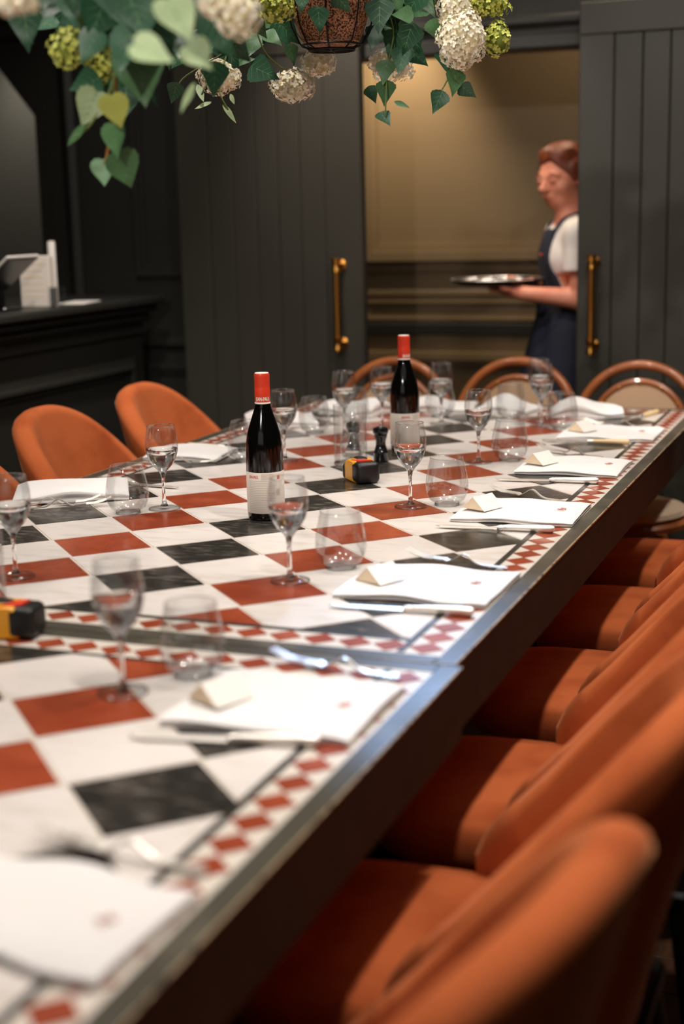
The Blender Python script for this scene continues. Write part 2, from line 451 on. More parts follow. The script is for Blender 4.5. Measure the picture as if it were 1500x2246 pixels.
struct('trim_8', MB().box(-1.86, -1.28, WY0 - .025, WY0, .86, .90, .01), MT['wall'])

# corridor beyond the doors
CY = 4.2
wf = struct('wall_corridor', MB().box(-2.4, 3.0, CY, CY + .1, -.06, 2.7, .001), MT['corridor'])
frame('panel_moulding', -1.02, 1.6, 1.155, 2.5, CY, .07, .03, MT['corridor'], wf)
frame('panel_moulding', -2.38, -1.12, 1.155, 2.5, CY, .07, .03, MT['corridor'], wf)
frame('panel_moulding', -1.02, 1.6, .90, 0.985, CY, .02, .012, MT['corridor'], wf)
part('chair_rail', MB().box(-2.4, 3.0, CY - .012, CY, 1.105, 1.13, .006), MT['corridor'], wf)
part('chair_rail', MB().box(-2.4, 3.0, CY - .009, CY, 1.005, 1.03, .004), MT['corridor'], wf)
part('dark_band', MB().box(-2.4, 3.0, CY - .012, CY, .835, .885, .003), MT['gap'], wf)  # near-black raised strip along the corridor wall
frame('panel_moulding', -1.02, 1.6, .16, .76, CY, .06, .025, MT['corridor'], wf)
struct('wall_corridor_side', MB().box(1.5, 1.6, WY1, CY, -.06, 2.7, .001), MT['corridor'])

# sliding doors
def sliding_door(name, x0, x1, boards, handle_x, stile_right):
    d = bpy.data.objects.new(name, None); COL.objects.link(d); d['kind'] = 'structure'
    d.location = (0, DY, 0)
    z0, z1 = .012, 2.034
    part('backing', MB().box(x0, x1, .028, .05, z0, z1, .002), MT['gap'], d)
    part('rail', MB().box(x0, x1, 0, .028, 1.93, z1, .003), MT['door'], d)
    part('rail', MB().box(x0, x1, 0, .028, z0, .16, .003), MT['door'], d)
    bs = list(boards)
    for a, b in zip(bs, bs[1:]):
        first = (a == bs[0]) or (b == bs[-1])
        if a == x0 or b == x1:
            part('stile', MB().box(a, b, 0, .028, .161, 1.929, .003), MT['door'], d)
        else:
            part('board', MB().box(a + .001, b - .001, .006, .028, .161, 1.929, .003), MT['door'], d)
    h = part('handle', MB().tube([(handle_x, -.055, z) for z in (.868, .9, 1.0, 1.1, 1.17, 1.206)], .0115, 12), MT['brass'], d)
    for zc in (.895, 1.18):
        mb = MB().lathe([(0, -.026), (.0165, -.026), (.0165, -.014), (.0135, -.008), (.0135, .008), (.0165, .014), (.0165, .026), (0, .026)], 16, (handle_x, -.055, zc))
        part('collar', mb, MT['brass'], h)
        mb = MB().lathe([(0, 0), (.021, 0), (.021, .006), (.012, .012), (.009, .03), (.012, .048), (.012, .058), (0, .058)], 16)
        mb.xf(Matrix.Translation((handle_x, 0, zc)) @ Matrix.Rotation(R(90), 4, 'X'))
        part('mount', mb, MT['brass'], h)
    return d
sliding_door('door_1', -1.385, -.645, (-1.385, -1.258, -1.158, -1.061, -.973, -.884, -.785, -.645), -.727, True)
sliding_door('door_2', .145, .90, (.145, .262, .357, .448, .54, .632, .724, .90), .206, False)

# ------------------------------------------------------------------ reception counter
rc = thing('reception_counter', 'dark panelled counter with overhanging top along the left wall', 'counter', (-1.55, 0, 0))
Y0, Y1 = .6, 3.24
part('body', MB().box(-.62, 0, Y0, 3.12, 0, 1.0, .003), MT['counter'], rc)
part('counter_top', MB().box(-.68, .10, Y0, 3.14, 1.043, 1.075, .008), MT['counter'], rc)
part('cornice', MB().box(-.62, .07, Y0, 3.135, 1.012, 1.043, .012), MT['counter'], rc)
part('cornice', MB().box(-.62, .04, Y0, 3.13, .975, 1.012, .014), MT['counter'], rc)
part('frieze_moulding', MB().box(-.1, .016, Y0, 3.125, .925, .94, .006), MT['counter'], rc)
part('plinth', MB().box(-.1, .02, Y0, 3.125, 0, .12, .008), MT['counter'], rc)
for a, b in ((1.75, 3.03), (.62, 1.6)):
    mb_list = ((0, .045, .030), (.045, .07, .010))
    for i, (w0, w1, dd) in enumerate(mb_list):
        mb = MB(); z0, z1 = .2, .845
        A = [(a + w0, z0 + w0), (b - w0, z0 + w0), (b - w0, z1 - w0), (a + w0, z1 - w0)]
        B = [(a + w1, z0 + w1), (b - w1, z0 + w1), (b - w1, z1 - w1), (a + w1, z1 - w1)]
        C = [(x_ + (u_ - x_) * .75, y_ + (v_ - y_) * .75) for (x_, y_), (u_, v_) in zip(A, B)]
        mb.grid([[(0, p[0], p[1]) for p in A], [(dd * .35, p[0], p[1]) for p in A], [(dd, p[0], p[1]) for p in C], [(dd, p[0], p[1]) for p in B], [(0, p[0], p[1]) for p in B]], closed_v=True)
        part('panel_moulding', mb, MT['counter'], rc, smooth=False)
ZC = 1.0755
t = thing('tablet_stand', 'dark tablet propped at a slant on the counter, left of the menu stack', 'tablet', (-1.60, 2.24, ZC))
o = part('tablet', MB().box(-.13, .13, -.09, .09, -.005, .005, .003), MT['plastic_white'], t, loc=(.01, 0, .098), rot=(0, R(-38), 0))
part('screen', MB().box(-.12, .12, -.08, .08, .0046, .0058, .0005), MT['screen'], o)
part('back_cover', MB().box(-.125, .125, -.085, .085, -.009, -.0052, .002), MT['screen'], o)
part('stand', MB().box(-.06, .06, -.05, .05, 0, .012, .004).box(-.012, .012, -.03, .03, .012, .075, .004), MT['screen'], t)
t = thing('menu_holder', 'cream stack of menus standing upright on the counter', 'menu', (-1.565, 2.43, ZC), R(8))
part('paper', MB().box(-.055, .055, -.018, .018, .0, .172, .002), MT['label'], t)
for i in range(6): part('print_line', MB().box(-.04, .035, -.0186, -.0179, .035 + i * .022, .039 + i * .022, .0001), MT['kraft'], t)
t = thing('white_tube', 'slim white cylinder standing on the counter behind the menu stack', 'candle', (-1.545, 2.50, ZC))
part('tube', MB().lathe([(0, 0), (.0135, 0), (.0135, .212), (.011, .219), (0, .219)], 16), MT['plastic_white'], t)
t = thing('acrylic_block', 'small clear acrylic block in front of the white cylinder on the counter', 'block', (-1.495, 2.435, ZC))
part('block', MB().box(-.02, .02, -.024, .024, 0, .07, .003), MT['thin'], t)
part('insert', MB().box(-.014, -.008, -.018, .018, .004, .064, .001), MT['alcove'], t)
tag(part('card', MB().box(-.05, .05, -.09, .09, 0, .004, .001), [MT['card']], None, loc=(-1.52, 2.62, ZC), rot=(0, 0, R(12))), 'pale pink card lying flat on the dark counter', 'card')

# ------------------------------------------------------------------ tables
P = .16
DIAG = P / math.sqrt(2)
TL, HW = 2.646, .6445
def clip(poly, x0, x1, y0, y1):
    def cl(poly, f, g):
        out = []
        for i in range(len(poly)):
            a, b = poly[i - 1], poly[i]
            fa, fb = f(a), f(b)
            if (fa >= 0) != (fb >= 0):
                tt = fa / (fa - fb); out.append((a[0] + (b[0] - a[0]) * tt, a[1] + (b[1] - a[1]) * tt))
            if fb >= 0: out.append(b)
        return out
    for f in (lambda p: p[0] - x0, lambda p: x1 - p[0], lambda p: p[1] - y0, lambda p: y1 - p[1]):
        poly = cl(poly, f, None)
        if len(poly) < 3: return []
    ar = sum(poly[i - 1][0] * poly[i][1] - poly[i][0] * poly[i - 1][1] for i in range(len(poly))) / 2
    return poly if ar > 2e-5 else []
def dining_table(y_off, x_off, label):
    t = thing('dining_table', label, 'table', (x_off, y_off, 0))
    Z = .75
    part('top_panel', MB().box(-HW + .02, HW - .02, .02, TL - .02, .715, Z - .0012, .0005), MT['ground'], t)
    fwid = .032
    for s in (-1, 1):
        a, b = (HW - fwid, HW) if s > 0 else (-HW, -HW + fwid)
        part('frame_rail', MB().box(a, b, 0, TL, .744, Z + .0006, .0012), MT['frame'], t)
        part('worn_edge', MB().tube([(s * (HW - .0004), .001 + (TL - .002) * q / 12, Z - .0004) for q in range(13)], .0013, 6), MT['worn'], t)
        a, b = (HW - .026, HW - .0006) if s > 0 else (-HW + .0006, -HW + .026)
        part('apron', MB().box(a, b, .002, TL - .002, .645, .7438, .001), MT['apron'], t)
    for a, b in ((0, fwid), (TL - fwid, TL)):
        part('frame_rail', MB().box(-HW + fwid + .0004, HW - fwid - .0004, a, b, .744, Z + .0004, .0012), MT['frame'], t)
        a2, b2 = (a + .002, a + .026) if a == 0 else (b - .026, b - .002)
        part('apron', MB().box(-HW + .027, HW - .027, a2, b2, .645, .7438, .001), MT['apron'], t)
    for sx in (-1, 1):
        for yy in (.65, TL - .65):
            part('leg', MB().box(sx * .28 - .045, sx * .28 + .045, yy - .045, yy + .045, 0.02, .708, .004), MT['black_metal'], t)
            part('foot', MB().box(sx * .28 - .16, sx * .28 + .16, yy - .05, yy + .05, 0, .02, .004), MT['black_metal'], t)
    # stripe inlays
    sx, s0, s1, sw = .5506, .0992, TL - .0992, .0055
    for s in (-1, 1):
        part('stripe', MB().prism([(s * sx - sw, s0 - .06), (s * sx + sw, s0 - .06), (s * sx + sw, s1 + .06), (s * sx - sw, s1 + .06)], .747, Z), MT['stripe'], t, smooth=False)
    for yy in (s0, s1):
        part('stripe', MB().prism([(-sx + sw, yy - sw), (sx - sw, yy - sw), (sx - sw, yy + sw), (-sx + sw, yy + sw)], .747, Z - .00003), MT['stripe'], t, smooth=False)
    # field tiles, laid diagonally
    xa, xb, ya, yb = -sx + sw, sx - sw, s0 + sw, s1 - sw
    full = {}
    for c in range(-6, 7):
        for d in range(-8, 24):
            if (c - d) % 2: continue
            cx, cy = c * DIAG, (d / math.sqrt(2) + 3.33) * P
            cy += (TL - 2.6496) / 2
            k = .948 if c % 2 == 0 else .988
            h = DIAG * k
            pl = [(cx, cy - h), (cx + h, cy), (cx, cy + h), (cx - h, cy)]
            q = clip(pl, xa, xb, ya, yb)
            if not q: continue
            m = MT['white_tile'] if c % 2 else (MT['black_tile'] if c % 4 == 0 else MT['red_tile'])
            if len(q) == 4 and abs(q[0][0] - q[2][0]) < 1e-6 or q == pl:
                pass
            whole = all(xa < p[0] < xb and ya < p[1] < yb for p in pl)
            if whole:
                key = m.name
                if key not in full:
                    full[key] = MB().prism([(x - cx, y - cy) for x, y in pl], -.003, 0).mesh('tile', False)
                put('tile', full[key], m, t, (cx, cy, Z))
            else:
                part('tile', MB().prism([(x - cx, y - cy) for x, y in q], -.003, 0), m, t, smooth=False, loc=(cx, cy, Z))
    # ring of small red diamonds
    bx, b0, b1 = .5826, .0656, TL - .0656
    ny, nx = 46, 21
    py_, px_ = (b1 - b0) / ny, 2 * bx / nx
    h = .0262
    dm = MB().prism([(0, -h), (h, 0), (0, h), (-h, 0)], -.003, 0).mesh('diamond_tile', False)
    for s in (-1, 1):
        for i in range(ny + 1): put('diamond_tile', dm, MT['red_tile'], t, (s * bx, b0 + i * py_, Z + .00002))
    for yy in (b0, b1):
        for i in range(1, nx): put('diamond_tile', dm, MT['red_tile'], t, (-bx + i * px_, yy, Z + .00002))
    return t
dining_table(0.0, 0.0, 'far dining table with chequered tile top, the one carrying the wine bottles')
dining_table(-2.652, .012, 'near dining table with chequered tile top, cut off at the bottom left')

# ------------------------------------------------------------------ velvet chairs
def shell_top(x, y):
    d = x + .235
    drop = .98 * ((d - .035) + math.sqrt((d - .035) ** 2 + .025 ** 2)) / 2
    return max(.498,   .873 - .064 * (abs(y) / .22) ** 2.3 - drop)
def velvet_chair_proto():
    t = thing('velvet_chair', 'x', 'chair', (0, 0, 0), 0, 'rust velvet dining chairs')
    SEAT = .455
    # seat cushion: superellipse, domed
    rows = []
    for rr, z in ((0, -.09), (.90, -.09), (.98, -.075), (1, -.045), (.985, -.018), (.93, -.004), (.7, .004), (.35, .007), (0, .008)):
        row = []
        for k_ in range(40):
            a = 2 * PI * k_ / 40
            ca, sa = math.cos(a), math.sin(a)
            e = (abs(ca) ** 4.5 + abs(sa) ** 4.5) ** (-1 / 4.5)
            row.append((.10 + .240 * rr * e * ca, .198 * rr * e * sa, SEAT + z))
        rows.append(row)
    part('seat', MB().grid(rows, closed_v=True), MT['velvet'], t, angle=60)
    # wrap-around shell, closed section
    Pg = []
    NU = 57
    for i in range(NU):
        uu = -1 + 2 * i / (NU - 1)
        ph = uu * 118
        endk = max(0, (abs(uu) - .93) / .07)
        c_, s_ = math.cos(R(ph)), math.sin(R(ph))
        e = (abs(c_) ** 2.9 + abs(s_) ** 2.9) ** (-1 / 2.9)
        H = shell_top(-.225 * e * c_, .236 * e * s_) - .03 * endk ** 2
        zb = .375
        outer = []; inner = []
        NV = 9
        th = .056 * (1 - .3 * endk)
        for j in range(NV):
            v = j / (NV - 1)
            z = zb + v * (H - .018 - zb)
            fz = (z - zb) / (.87 - zb)
            sc_ = .94 + .11 * min(1, fz * 1.6)
            ox = -e * c_ * ((.158 + .135 * fz ** 1.15) if c_ > 0 else .218 * sc_); oy = .230 * e * s_ * sc_
            outer.append((ox, oy, z))
            ix = ox + (th * e * c_ * (1 if c_ > 0 else .5)); iy = oy - th * s_
            inner.append((ix, iy, z))
        ot, it = Vector(outer[-1]), Vector(inner[-1])
        top = []
        for j in range(1, 6):
            a = PI * j / 6
            mid = (ot + it) / 2 + (ot - it) / 2 * math.cos(a)
            top.append((mid.x, mid.y, ot.z + .024 * math.sin(a)))
        Pg.append(outer + top + inner[::-1])
    mb = MB().grid(Pg, closed_v=True, flip=True)
    nv = len(Pg[0])
    mb.f.append(tuple(range(nv))); mb.mi.append(0)
    mb.f.append(tuple((NU - 1) * nv + k_ for k_ in range(nv))[::-1]); mb.mi.append(0)
    part('backrest', mb, MT['velvet'], t, angle=75)
    part('seat_frame', MB().box(-.17, .19, -.17, .17, .345, .372, .006), MT['black_metal'], t)
    for sx, sy in ((-1, -1), (-1, 1), (1, -1), (1, 1)):
        part('leg', MB().tube([(sx * .15, sy * .15, .36), (sx * .20, sy * .20, 0.0)], [.014, .009], 10), MT['black_metal'], t)
    return t
vc = velvet_chair_proto()
G1 = 'rust velvet dining chairs'
def chair(first, x, y, a, lab):
    o = vc if first else copy_tree(vc)
    o.location = (x, y, 0); o.rotation_euler = (0, 0, R(a)); o['label'] = lab; o['group'] = G1
    return o
chair(True, .738, -.75, 172, 'nearest rust velvet chair, its rounded back filling the bottom right corner')
for y, x, a, lab in ((-.195, .775, 180, 'rust velvet chair second from the camera on the right side of the table'),
                     (.335, .775, 181, 'rust velvet chair third from the camera on the right side of the table'),
                     (.885, .775, 179, 'rust velvet chair fourth from the camera on the right side of the table'),
                     (1.43, .775, 181, 'rust velvet chair fifth from the camera on the right side of the table'),
                     (1.965, .78, 180, 'farthest right-hand rust velvet chair, beside the pale cane chair seat')):
    chair(False, x, y, a, lab)
for y, x, a, lab in ((1.475, -.705, 0, 'left-hand rust velvet chair in front of the counter panel, nearer of two'),
                     (2.015, -.705, 0, 'left-hand rust velvet chair farther along, behind the wine glass'),
                     (.93, -.70, 0, 'left-hand rust velvet chair cut off by the left picture edge')):
    chair(False, x, y, a, lab)

# ------------------------------------------------------------------ bentwood cane chairs
def cane_proto():
    t = thing('cane_chair', 'x', 'chair', (0, 0, 0), 0, 'bentwood cane-back chairs')
    # faces +x; back at x=-.2
    def hoop(hw, zt, z0, r, n=28, foot=None):
        pts = []
        if foot: pts += foot
        for i in range(n + 1):
            a = PI * i / n
            z = z0 + (zt - z0) * math.sin(a) ** .85
            xx = -.19 - .10 * (z - .45) / .45
            pts.append((xx, -hw * math.cos(a), z))
        if foot: pts += [(p[0], -p[1], p[2]) for p in foot[::-1]]
        return pts
    part('back_hoop', MB().tube(hoop(.205, .868, .62, .015, foot=[(-.27, -.19, 0), (-.23, -.185, .2), (-.195, -.18, .43), (-.205, -.195, .54)]), .0155, 10), MT['bentwood'], t)
    inner = hoop(.155, .815, .62, .01)
    lower = [(-.19 - .10 * (z - .45) / .45, y, z) for y, z in ((.13, .56), (.07, .52), (0, .51), (-.07, .52), (-.13, .56))]
    ring = inner + lower
    part('inner_hoop', MB().tube(ring, .0115, 8, closed=True), MT['bentwood'], t)
    mb = MB()
    cen = Vector((-.235, 0, .66))
    P2 = []
    for off in (.004, -.004):
        P2.append([(p[0] + off, p[1] * .97, .66 + (p[2] - .66) * .97) for p in ring])
    n_ = len(ring)
    mb.add(P2[0] + P2[1] + [tuple(cen + Vector((.004, 0, 0))), tuple(cen - Vector((.004, 0, 0)))],
           [(i, (i + 1) % n_, 2 * n_) for i in range(n_)] + [(n_ + (i + 1) % n_, n_ + i, 2 * n_ + 1) for i in range(n_)] +
           [(i, n_ + i, n_ + (i + 1) % n_, (i + 1) % n_) for i in range(n_)])
    part('cane_panel', mb, MT['cane'], t, angle=30)
    for i in (6, 10, 14, 18, 22):
        part('screw', MB().ellipsoid((inner[i][0] + .011, inner[i][1] * .99, inner[i][2] - .002), (.003, .005, .005), 8, 5), MT['brass'], t)
    part('seat_ring', MB().lathe([(0, .40), (.175, .40), (.193, .408), (.196, .425), (.185, .438), (0, .438)], 32), MT['bentwood'], t)
    part('cushion', MB().lathe([(0, .4385), (.180, .4385), (.191, .450), (.187, .464), (.16, .472), (0, .476)], 32), MT['cushion'], t)
    for s in (-1, 1):
        part('leg', MB().tube([(.14, s * .14, .41), (.16, s * .16, .2), (.19, s * .18, 0)], [.016, .014, .011], 10), MT['bentwood'], t)
    part('leg_ring', MB().tube([(.15 * math.cos(a), .15 * math.sin(a), .24) for a in [2 * PI * i / 28 for i in range(28)]], .009, 8, closed=True), MT['bentwood'], t)
    return t
cc = cane_proto(); G2 = 'bentwood cane-back chairs'
def cane(first, x, y, a, lab):
    o = cc if first else copy_tree(cc)
    o.location = (x, y, 0); o.rotation_euler = (0, 0, R(a)); o['label'] = lab; o['group'] = G2
cane(True, .015, 2.575, -90, 'middle bentwood cane-back chair at the far table end, before the waitress')
cane(False, .43, 2.52, -90, 'bentwood cane-back chair with a pale seat under the far right table corner')
cane(False, -.40, 2.52, -90, 'bentwood cane-back chair behind the farther wine bottle')

# ------------------------------------------------------------------ tableware prototypes
ZT = .7507
def wine_glass_proto():
    t = thing('wine_glass', 'x', 'glass', (0, 0, 0), 0, 'stemmed wine glasses')
    th = .0009
    prof = [(.004, .082), (.012, .086), (.022, .096), (.030, .110), (.0345, .126), (.0355, .140), (.0345, .155), (.0315, .170), (.0295, .180)]
    inn = [(max(r - th, .001), z + (.002 if i < 3 else 0)) for i, (r, z) in enumerate(prof)]
    part('bowl', MB().lathe(prof + [(.0290, .1806)] + inn[::-1] + [(0, .0845)], 36), MT['thin'], t, angle=80)
    part('stem', MB().lathe([(.0, .006), (.009, .006), (.0055, .012), (.0040, .024), (.0034, .045), (.0040, .066), (.0058, .076), (.0105, .0838), (.0205, .0950), (.0287, .1085), (.0332, .1230), (.0342, .1310), (.030, .1280), (.015, .1215), (0, .1200)], 28), MT['glass'], t, angle=80)
    part('rim', MB().tube([(.02925 * math.cos(a), .02925 * math.sin(a), .1803) for a in [2 * PI * i / 36 for i in range(36)]], .0007, 6, closed=True), MT['glass'], t)
    part('foot_edge', MB().tube([(.0332 * math.cos(a), .0332 * math.sin(a), .0013) for a in [2 * PI * i / 36 for i in range(36)]], .0011, 6, closed=True), MT['glass'], t)
    part('foot', MB().lathe([(0, 0), (.033, 0), (.034, .001), (.033, .0022), (.02, .0040), (.009, .0062), (0, .0064)], 36), MT['thin'], t, angle=80)
    return t
def stemless_proto():
    t = thing('stemless_glass', 'x', 'glass', (0, 0, 0), 0, 'stemless tumblers')
    prof = [(.026, .004), (.038, .012), (.0445, .026), (.0465, .040), (.0450, .058), (.0410, .078), (.0355, .102)]
    inn = [(r - .001, z + .0005) for r, z in prof]
    part('bowl', MB().lathe(prof + [(.0350, .1027)] + inn[::-1] + [(0, .0055)], 36), MT['thin'], t, angle=80)
    part('rim', MB().tube([(.03525 * math.cos(a), .03525 * math.sin(a), .1024) for a in [2 * PI * i / 36 for i in range(36)]], .0007, 6, closed=True), MT['glass'], t)
    part('base_ring', MB().tube([(.0245 * math.cos(a), .0245 * math.sin(a), .0032) for a in [2 * PI * i / 30 for i in range(30)]], .0022, 8, closed=True), MT['glass'], t)
    part('base', MB().lathe([(0, .0), (.022, .0), (.0255, .0025), (.0255, .0045), (0, .0060)], 30), MT['thin'], t, angle=80)
    return t
wg = wine_glass_proto(); sg = stemless_proto()
GW, GS = 'stemmed wine glasses', 'stemless tumblers'
WG = [(.259, -.242, 'blurred stemmed wine glass on the near table, in front of the table joint'),
      (.242, .363, 'stemmed wine glass overlapping the label of the nearer bottle'),
      (.243, 1.015, 'stemmed wine glass in front of the farther bottle, beside the tape measure'),
      (.235, 1.575, 'stemmed wine glass before the middle cane chair, fourth along the right side'),
      (.245, 2.206, 'nearer of two overlapping stemmed glasses in front of the waitress apron'),
      (.210, 2.325, 'farther of two overlapping stemmed glasses in front of the waitress apron'),
      (-.265, .862, 'stemmed wine glass standing before the two left velvet chairs'),
      (-.24, .258, 'stemmed wine glass cut by the left picture edge'),
      (-.254, 1.493, 'stemmed wine glass right behind the nearer wine bottle'),
      (-.051, 2.189, 'stemmed wine glass alone to the right of the farther bottle'),
      (-.254, 1.921, 'left of the pair of stemmed glasses behind the glass vase'),
      (-.190, 2.06, 'right of the pair of stemmed glasses behind the glass vase')]
for i, (x, y, lab) in enumerate(WG):
    o = wg if i == 0 else copy_tree(wg)
    o.location = (x, y, ZT); o['label'] = lab; o['group'] = GW; o.rotation_euler = (0, 0, i * .7)
TG = [(.292, .477, 'tumbler behind the front napkin of the far table, right of the bottle glass'),
      (.311, 1.057, 'tumbler beside the stemmed glass in front of the farther bottle'),
      (.302, 1.625, 'tumbler before the middle cane chair with red tiles showing through'),
      (.311, 2.175, 'tumbler at the far right corner setting under the right door'),
      (-.321, .803, 'tumbler standing at the left napkin before the velvet chairs'),
      (-.352, 1.467, 'tumbler half hidden behind the left shoulder of the nearer bottle'),
      (-.354, 1.942, 'tumbler among crumpled napkins left of the glass vase'),
      (.314, -.145, 'blurred tumbler at the table joint behind the near napkin'),
      (.120, 2.34, 'faint tumbler just left of the paired stemmed glasses'),
      (-.315, 2.16, 'tumbler behind the left glass of the pair near the far table end'),
      (-.100, 2.335, 'tumbler half hidden behind the farther bottle')]
for i, (x, y, lab) in enumerate(TG):
    o = sg if i == 0 else copy_tree(sg)
    o.location = (x, y, ZT); o['label'] = lab; o['group'] = GS

# napkin: folded cloth block with soft waves
def napkin_mesh(L, W, H, seed, crumple=0.0):
    rnd = random.Random(seed)
    NX, NY = 26, 14
    a1, a2, p1, p2 = rnd.uniform(14, 22), rnd.uniform(10, 18), rnd.uniform(0, 6), rnd.uniform(0, 6)
    def zt(u, v):
        x, y = u * L, v * W
        e = min(u, 1 - u) * L; ev = min(v, 1 - v) * W
        z = H * (1 - .25 * math.exp(-(e / .012) ** 2)) * (1 - .25 * math.exp(-(ev / .01) ** 2))
        z += .0022 * math.sin(a1 * x * 2 + p1) * math.cos(a2 * y * 2 + p2)
        z += crumple * (.5 + .5 * math.sin(31 * x + p2 + 9 * y)) * (.5 + .5 * math.cos(23 * y + p1)) * 1.5
        z += crumple * 1.2 * max(0, math.sin(PI * u)) * max(0, math.sin(PI * v))
        return max(z, .004)
    top = [[((i / NX - .5) * L, (j / NY - .5) * W + .006 * math.sin(9 * i / NX + p1), zt(i / NX, j / NY)) for j in range(NY + 1)] for i in range(NX + 1)]
    mb = MB().grid(top)
    # skirt with fold grooves and flat underside
    per = [(i, 0) for i in range(NX + 1)] + [(NX, j) for j in range(1, NY + 1)] + [(i, NY) for i in range(NX - 1, -1, -1)] + [(0, j) for j in range(NY - 1, 0, -1)]
    rings = []
    for fz, ins in ((1, 0), (.86, -.0022), (.66, -.0018), (.56, .0012), (.50, .0024), (.44, .0012), (.30, -.0016), (.12, -.0016), (0.0, .001)):
        row = []
        for i, j in per:
            p = top[i][j]
            row.append((p[0] * (1 - ins / L * 2), p[1] * (1 - ins / W * 2), p[2] * fz))
        rings.append(row)
    mb.grid(rings, closed_v=True)
    base = len(mb.v) - len(per)
    mb.f.append(tuple(range(base, base + len(per)))[::-1]); mb.mi.append(0)
    return mb.mesh('cloth', True, 50)
def monogram(parent, x, y, z, rot):
    pts = []
    for i in range(40):
        tt = i / 39
        pts.append((.018 * (tt - .5) + .004 * math.sin(tt * 19), .009 * math.sin(tt * 25) * (1 - .4 * tt), 0))
    part('monogram', MB().tube(pts, .0006, 5), MT['embroid'], parent, loc=(x, y, z), rot=(0, 0, rot))
def place_card(x, y, z, rz, label):
    t = thing('place_card', label, 'card', (x, y, z), rz, 'folded place cards on the napkins')
    hw_, ht, ln = .030, .026, .062
    for sg_ in (-1, 1):
        A, B = (0, ht), (sg_ * hw_, 0)
        vs = [(A[0], 0, A[1]), (B[0], 0, B[1]), (B[0], ln, B[1]), (A[0], ln, A[1])]
        vs += [(x_, y_, z_ - .001) for x_, y_, z_ in vs]
        fs = [(0, 1, 2, 3), (7, 6, 5, 4), (0, 4, 5, 1), (1, 5, 6, 2), (2, 6, 7, 3)]
        part('card_panel', MB().add(vs, [f[::sg_] for f in fs]), MT['card'], t, smooth=False)
    part('kraft_gusset', MB().add([(0, .002, ht - .0012), (-hw_ + .001, .002, 0), (hw_ - .001, .002, 0), (0, .004, ht - .0012), (-hw_ + .001, .004, 0), (hw_ - .001, .004, 0)],
                            [(0, 1, 2), (5, 4, 3), (0, 3, 4, 1), (1, 4, 5, 2), (2, 5, 3, 0)]), MT['kraft'], t, smooth=False)
    return t
GN = 'folded white napkins'
def napkin(x, y, rz, L, W, H, seed, label, crumple=0, mono=None):
    t = thing('napkin', label, 'napkin', (x, y, ZT), rz, GN)
    put('cloth', napkin_mesh(L, W, H, seed, crumple), MT['cloth'], t)
    if mono: monogram(t, mono[0], mono[1], H * 1.0 + .003, mono[2])
    return t
NP = [(.492, -.815, R(-3), .245, .165, .015, 'nearest white napkin, blurred in the bottom left corner'),
      (.490, -.235, R(0), .245, .205, .015, 'blurred white napkin on the near table just before the joint'),
      (.482, .392, R(-1), .255, .21, .013, 'white napkin at the front right place of the far table'),
      (.488, 1.005, R(1), .245, .205, .013, 'white napkin with red monogram before the fourth velvet chair'),
      (.480, 1.555, R(0), .240, .215, .013, 'white napkin fourth along the right edge, level with the farther bottle'),
      (.470, 2.085, R(0), .255, .215, .013, 'white napkin fifth along the right edge beside an ivory knife')]
for i, (x, y, a, L, W, H, lab) in enumerate(NP):
    napkin(x, y, a, L, W, H, 10 + i, lab, mono=(.085, -.01, R(70)))
CL = ['blurred folded card on the napkin just before the table joint', 'folded card with kraft inside on the front napkin of the far table',
      'folded card with kraft inside on the napkin beside the tumbler near the tape measure', 'folded card on the fourth napkin along the right edge',
      'folded card on the fifth napkin along the right edge']
for i, lab in enumerate(CL):
    x, y, a, L, W, H, _ = NP[i + 1]
    place_card(x - .088, y - .06, ZT + H + .0030, R(-24), lab)
napkin(-.545, .945, R(30), .25, .19, .022, 30, 'white napkin with signature mark in front of the nearer left velvet chair', .006, mono=(-.02, -.02, R(-10)))
napkin(-.525, 1.50, R(6), .20, .17, .016, 31, 'white napkin beside the ivory knife, before the farther left velvet chair', .004)
napkin(-.51, 2.06, R(30), .20, .15, .02, 32, 'crumpled white napkin at the left rear corner of the table', .022)
napkin(-.37, 2.34, R(-15), .19, .14, .018, 33, 'crumpled white napkin left of the glass vase, with a tumbler on front', .018)
napkin(-.14, 2.475, R(8), .22, .13, .016, 34, 'crumpled white napkin behind the farther wine bottle', .012)
napkin(.075, 2.485, R(-12), .17, .12, .018, 35, 'crumpled white napkin in front of the middle cane chair', .014)
napkin(.325, 2.455, R(14), .21, .15, .018, 36, 'crumpled white napkin in front of the right-hand cane chair', .018)
napkin(-.47, .30, R(20), .24, .19, .018, 37, 'white napkin at the left edge of the far table, out past the picture', .004)

def knife_proto(handle):
    t = thing('table_knife', 'x', 'knife', (0, 0, 0), 0, 'table knives')
    top = []
    for i in range(15):
        u = i / 14; x = -.13 + .125 * u
        wdt = .010 * min(1, (u / .18) ** .6) if u < .18 else .010
        top.append([(x, -wdt * .95 + .002, .004), (x, -wdt * .2, .0052), (x, wdt * .75, .0055), (x, wdt * .75, .0035), (x, -wdt * .9 + .002, .0032)])
    mb = MB().grid(top, closed_v=True)
    mb.f.append((0, 1, 2, 3, 4)); mb.mi.append(0)
    part('blade', mb, MT['silver'], t, angle=30)
    part('bolster', MB().tube([(-.006, 0, .005), (.002, 0, .0055), (.006, 0, .006), (.012, 0, .0062)], [.0045, .0062, .0050, .0062], 12), MT['silver'], t)
    hm = MT['silver'] if handle == 'silver' else MT['ivory']
    part('handle', MB().tube([(.012, 0, .0062), (.03, 0, .0066), (.07, 0, .007), (.10, 0, .0072), (.106, 0, .0072)], [.0055, .0062, .0072, .0078, .005], 14), hm, t)
    return t
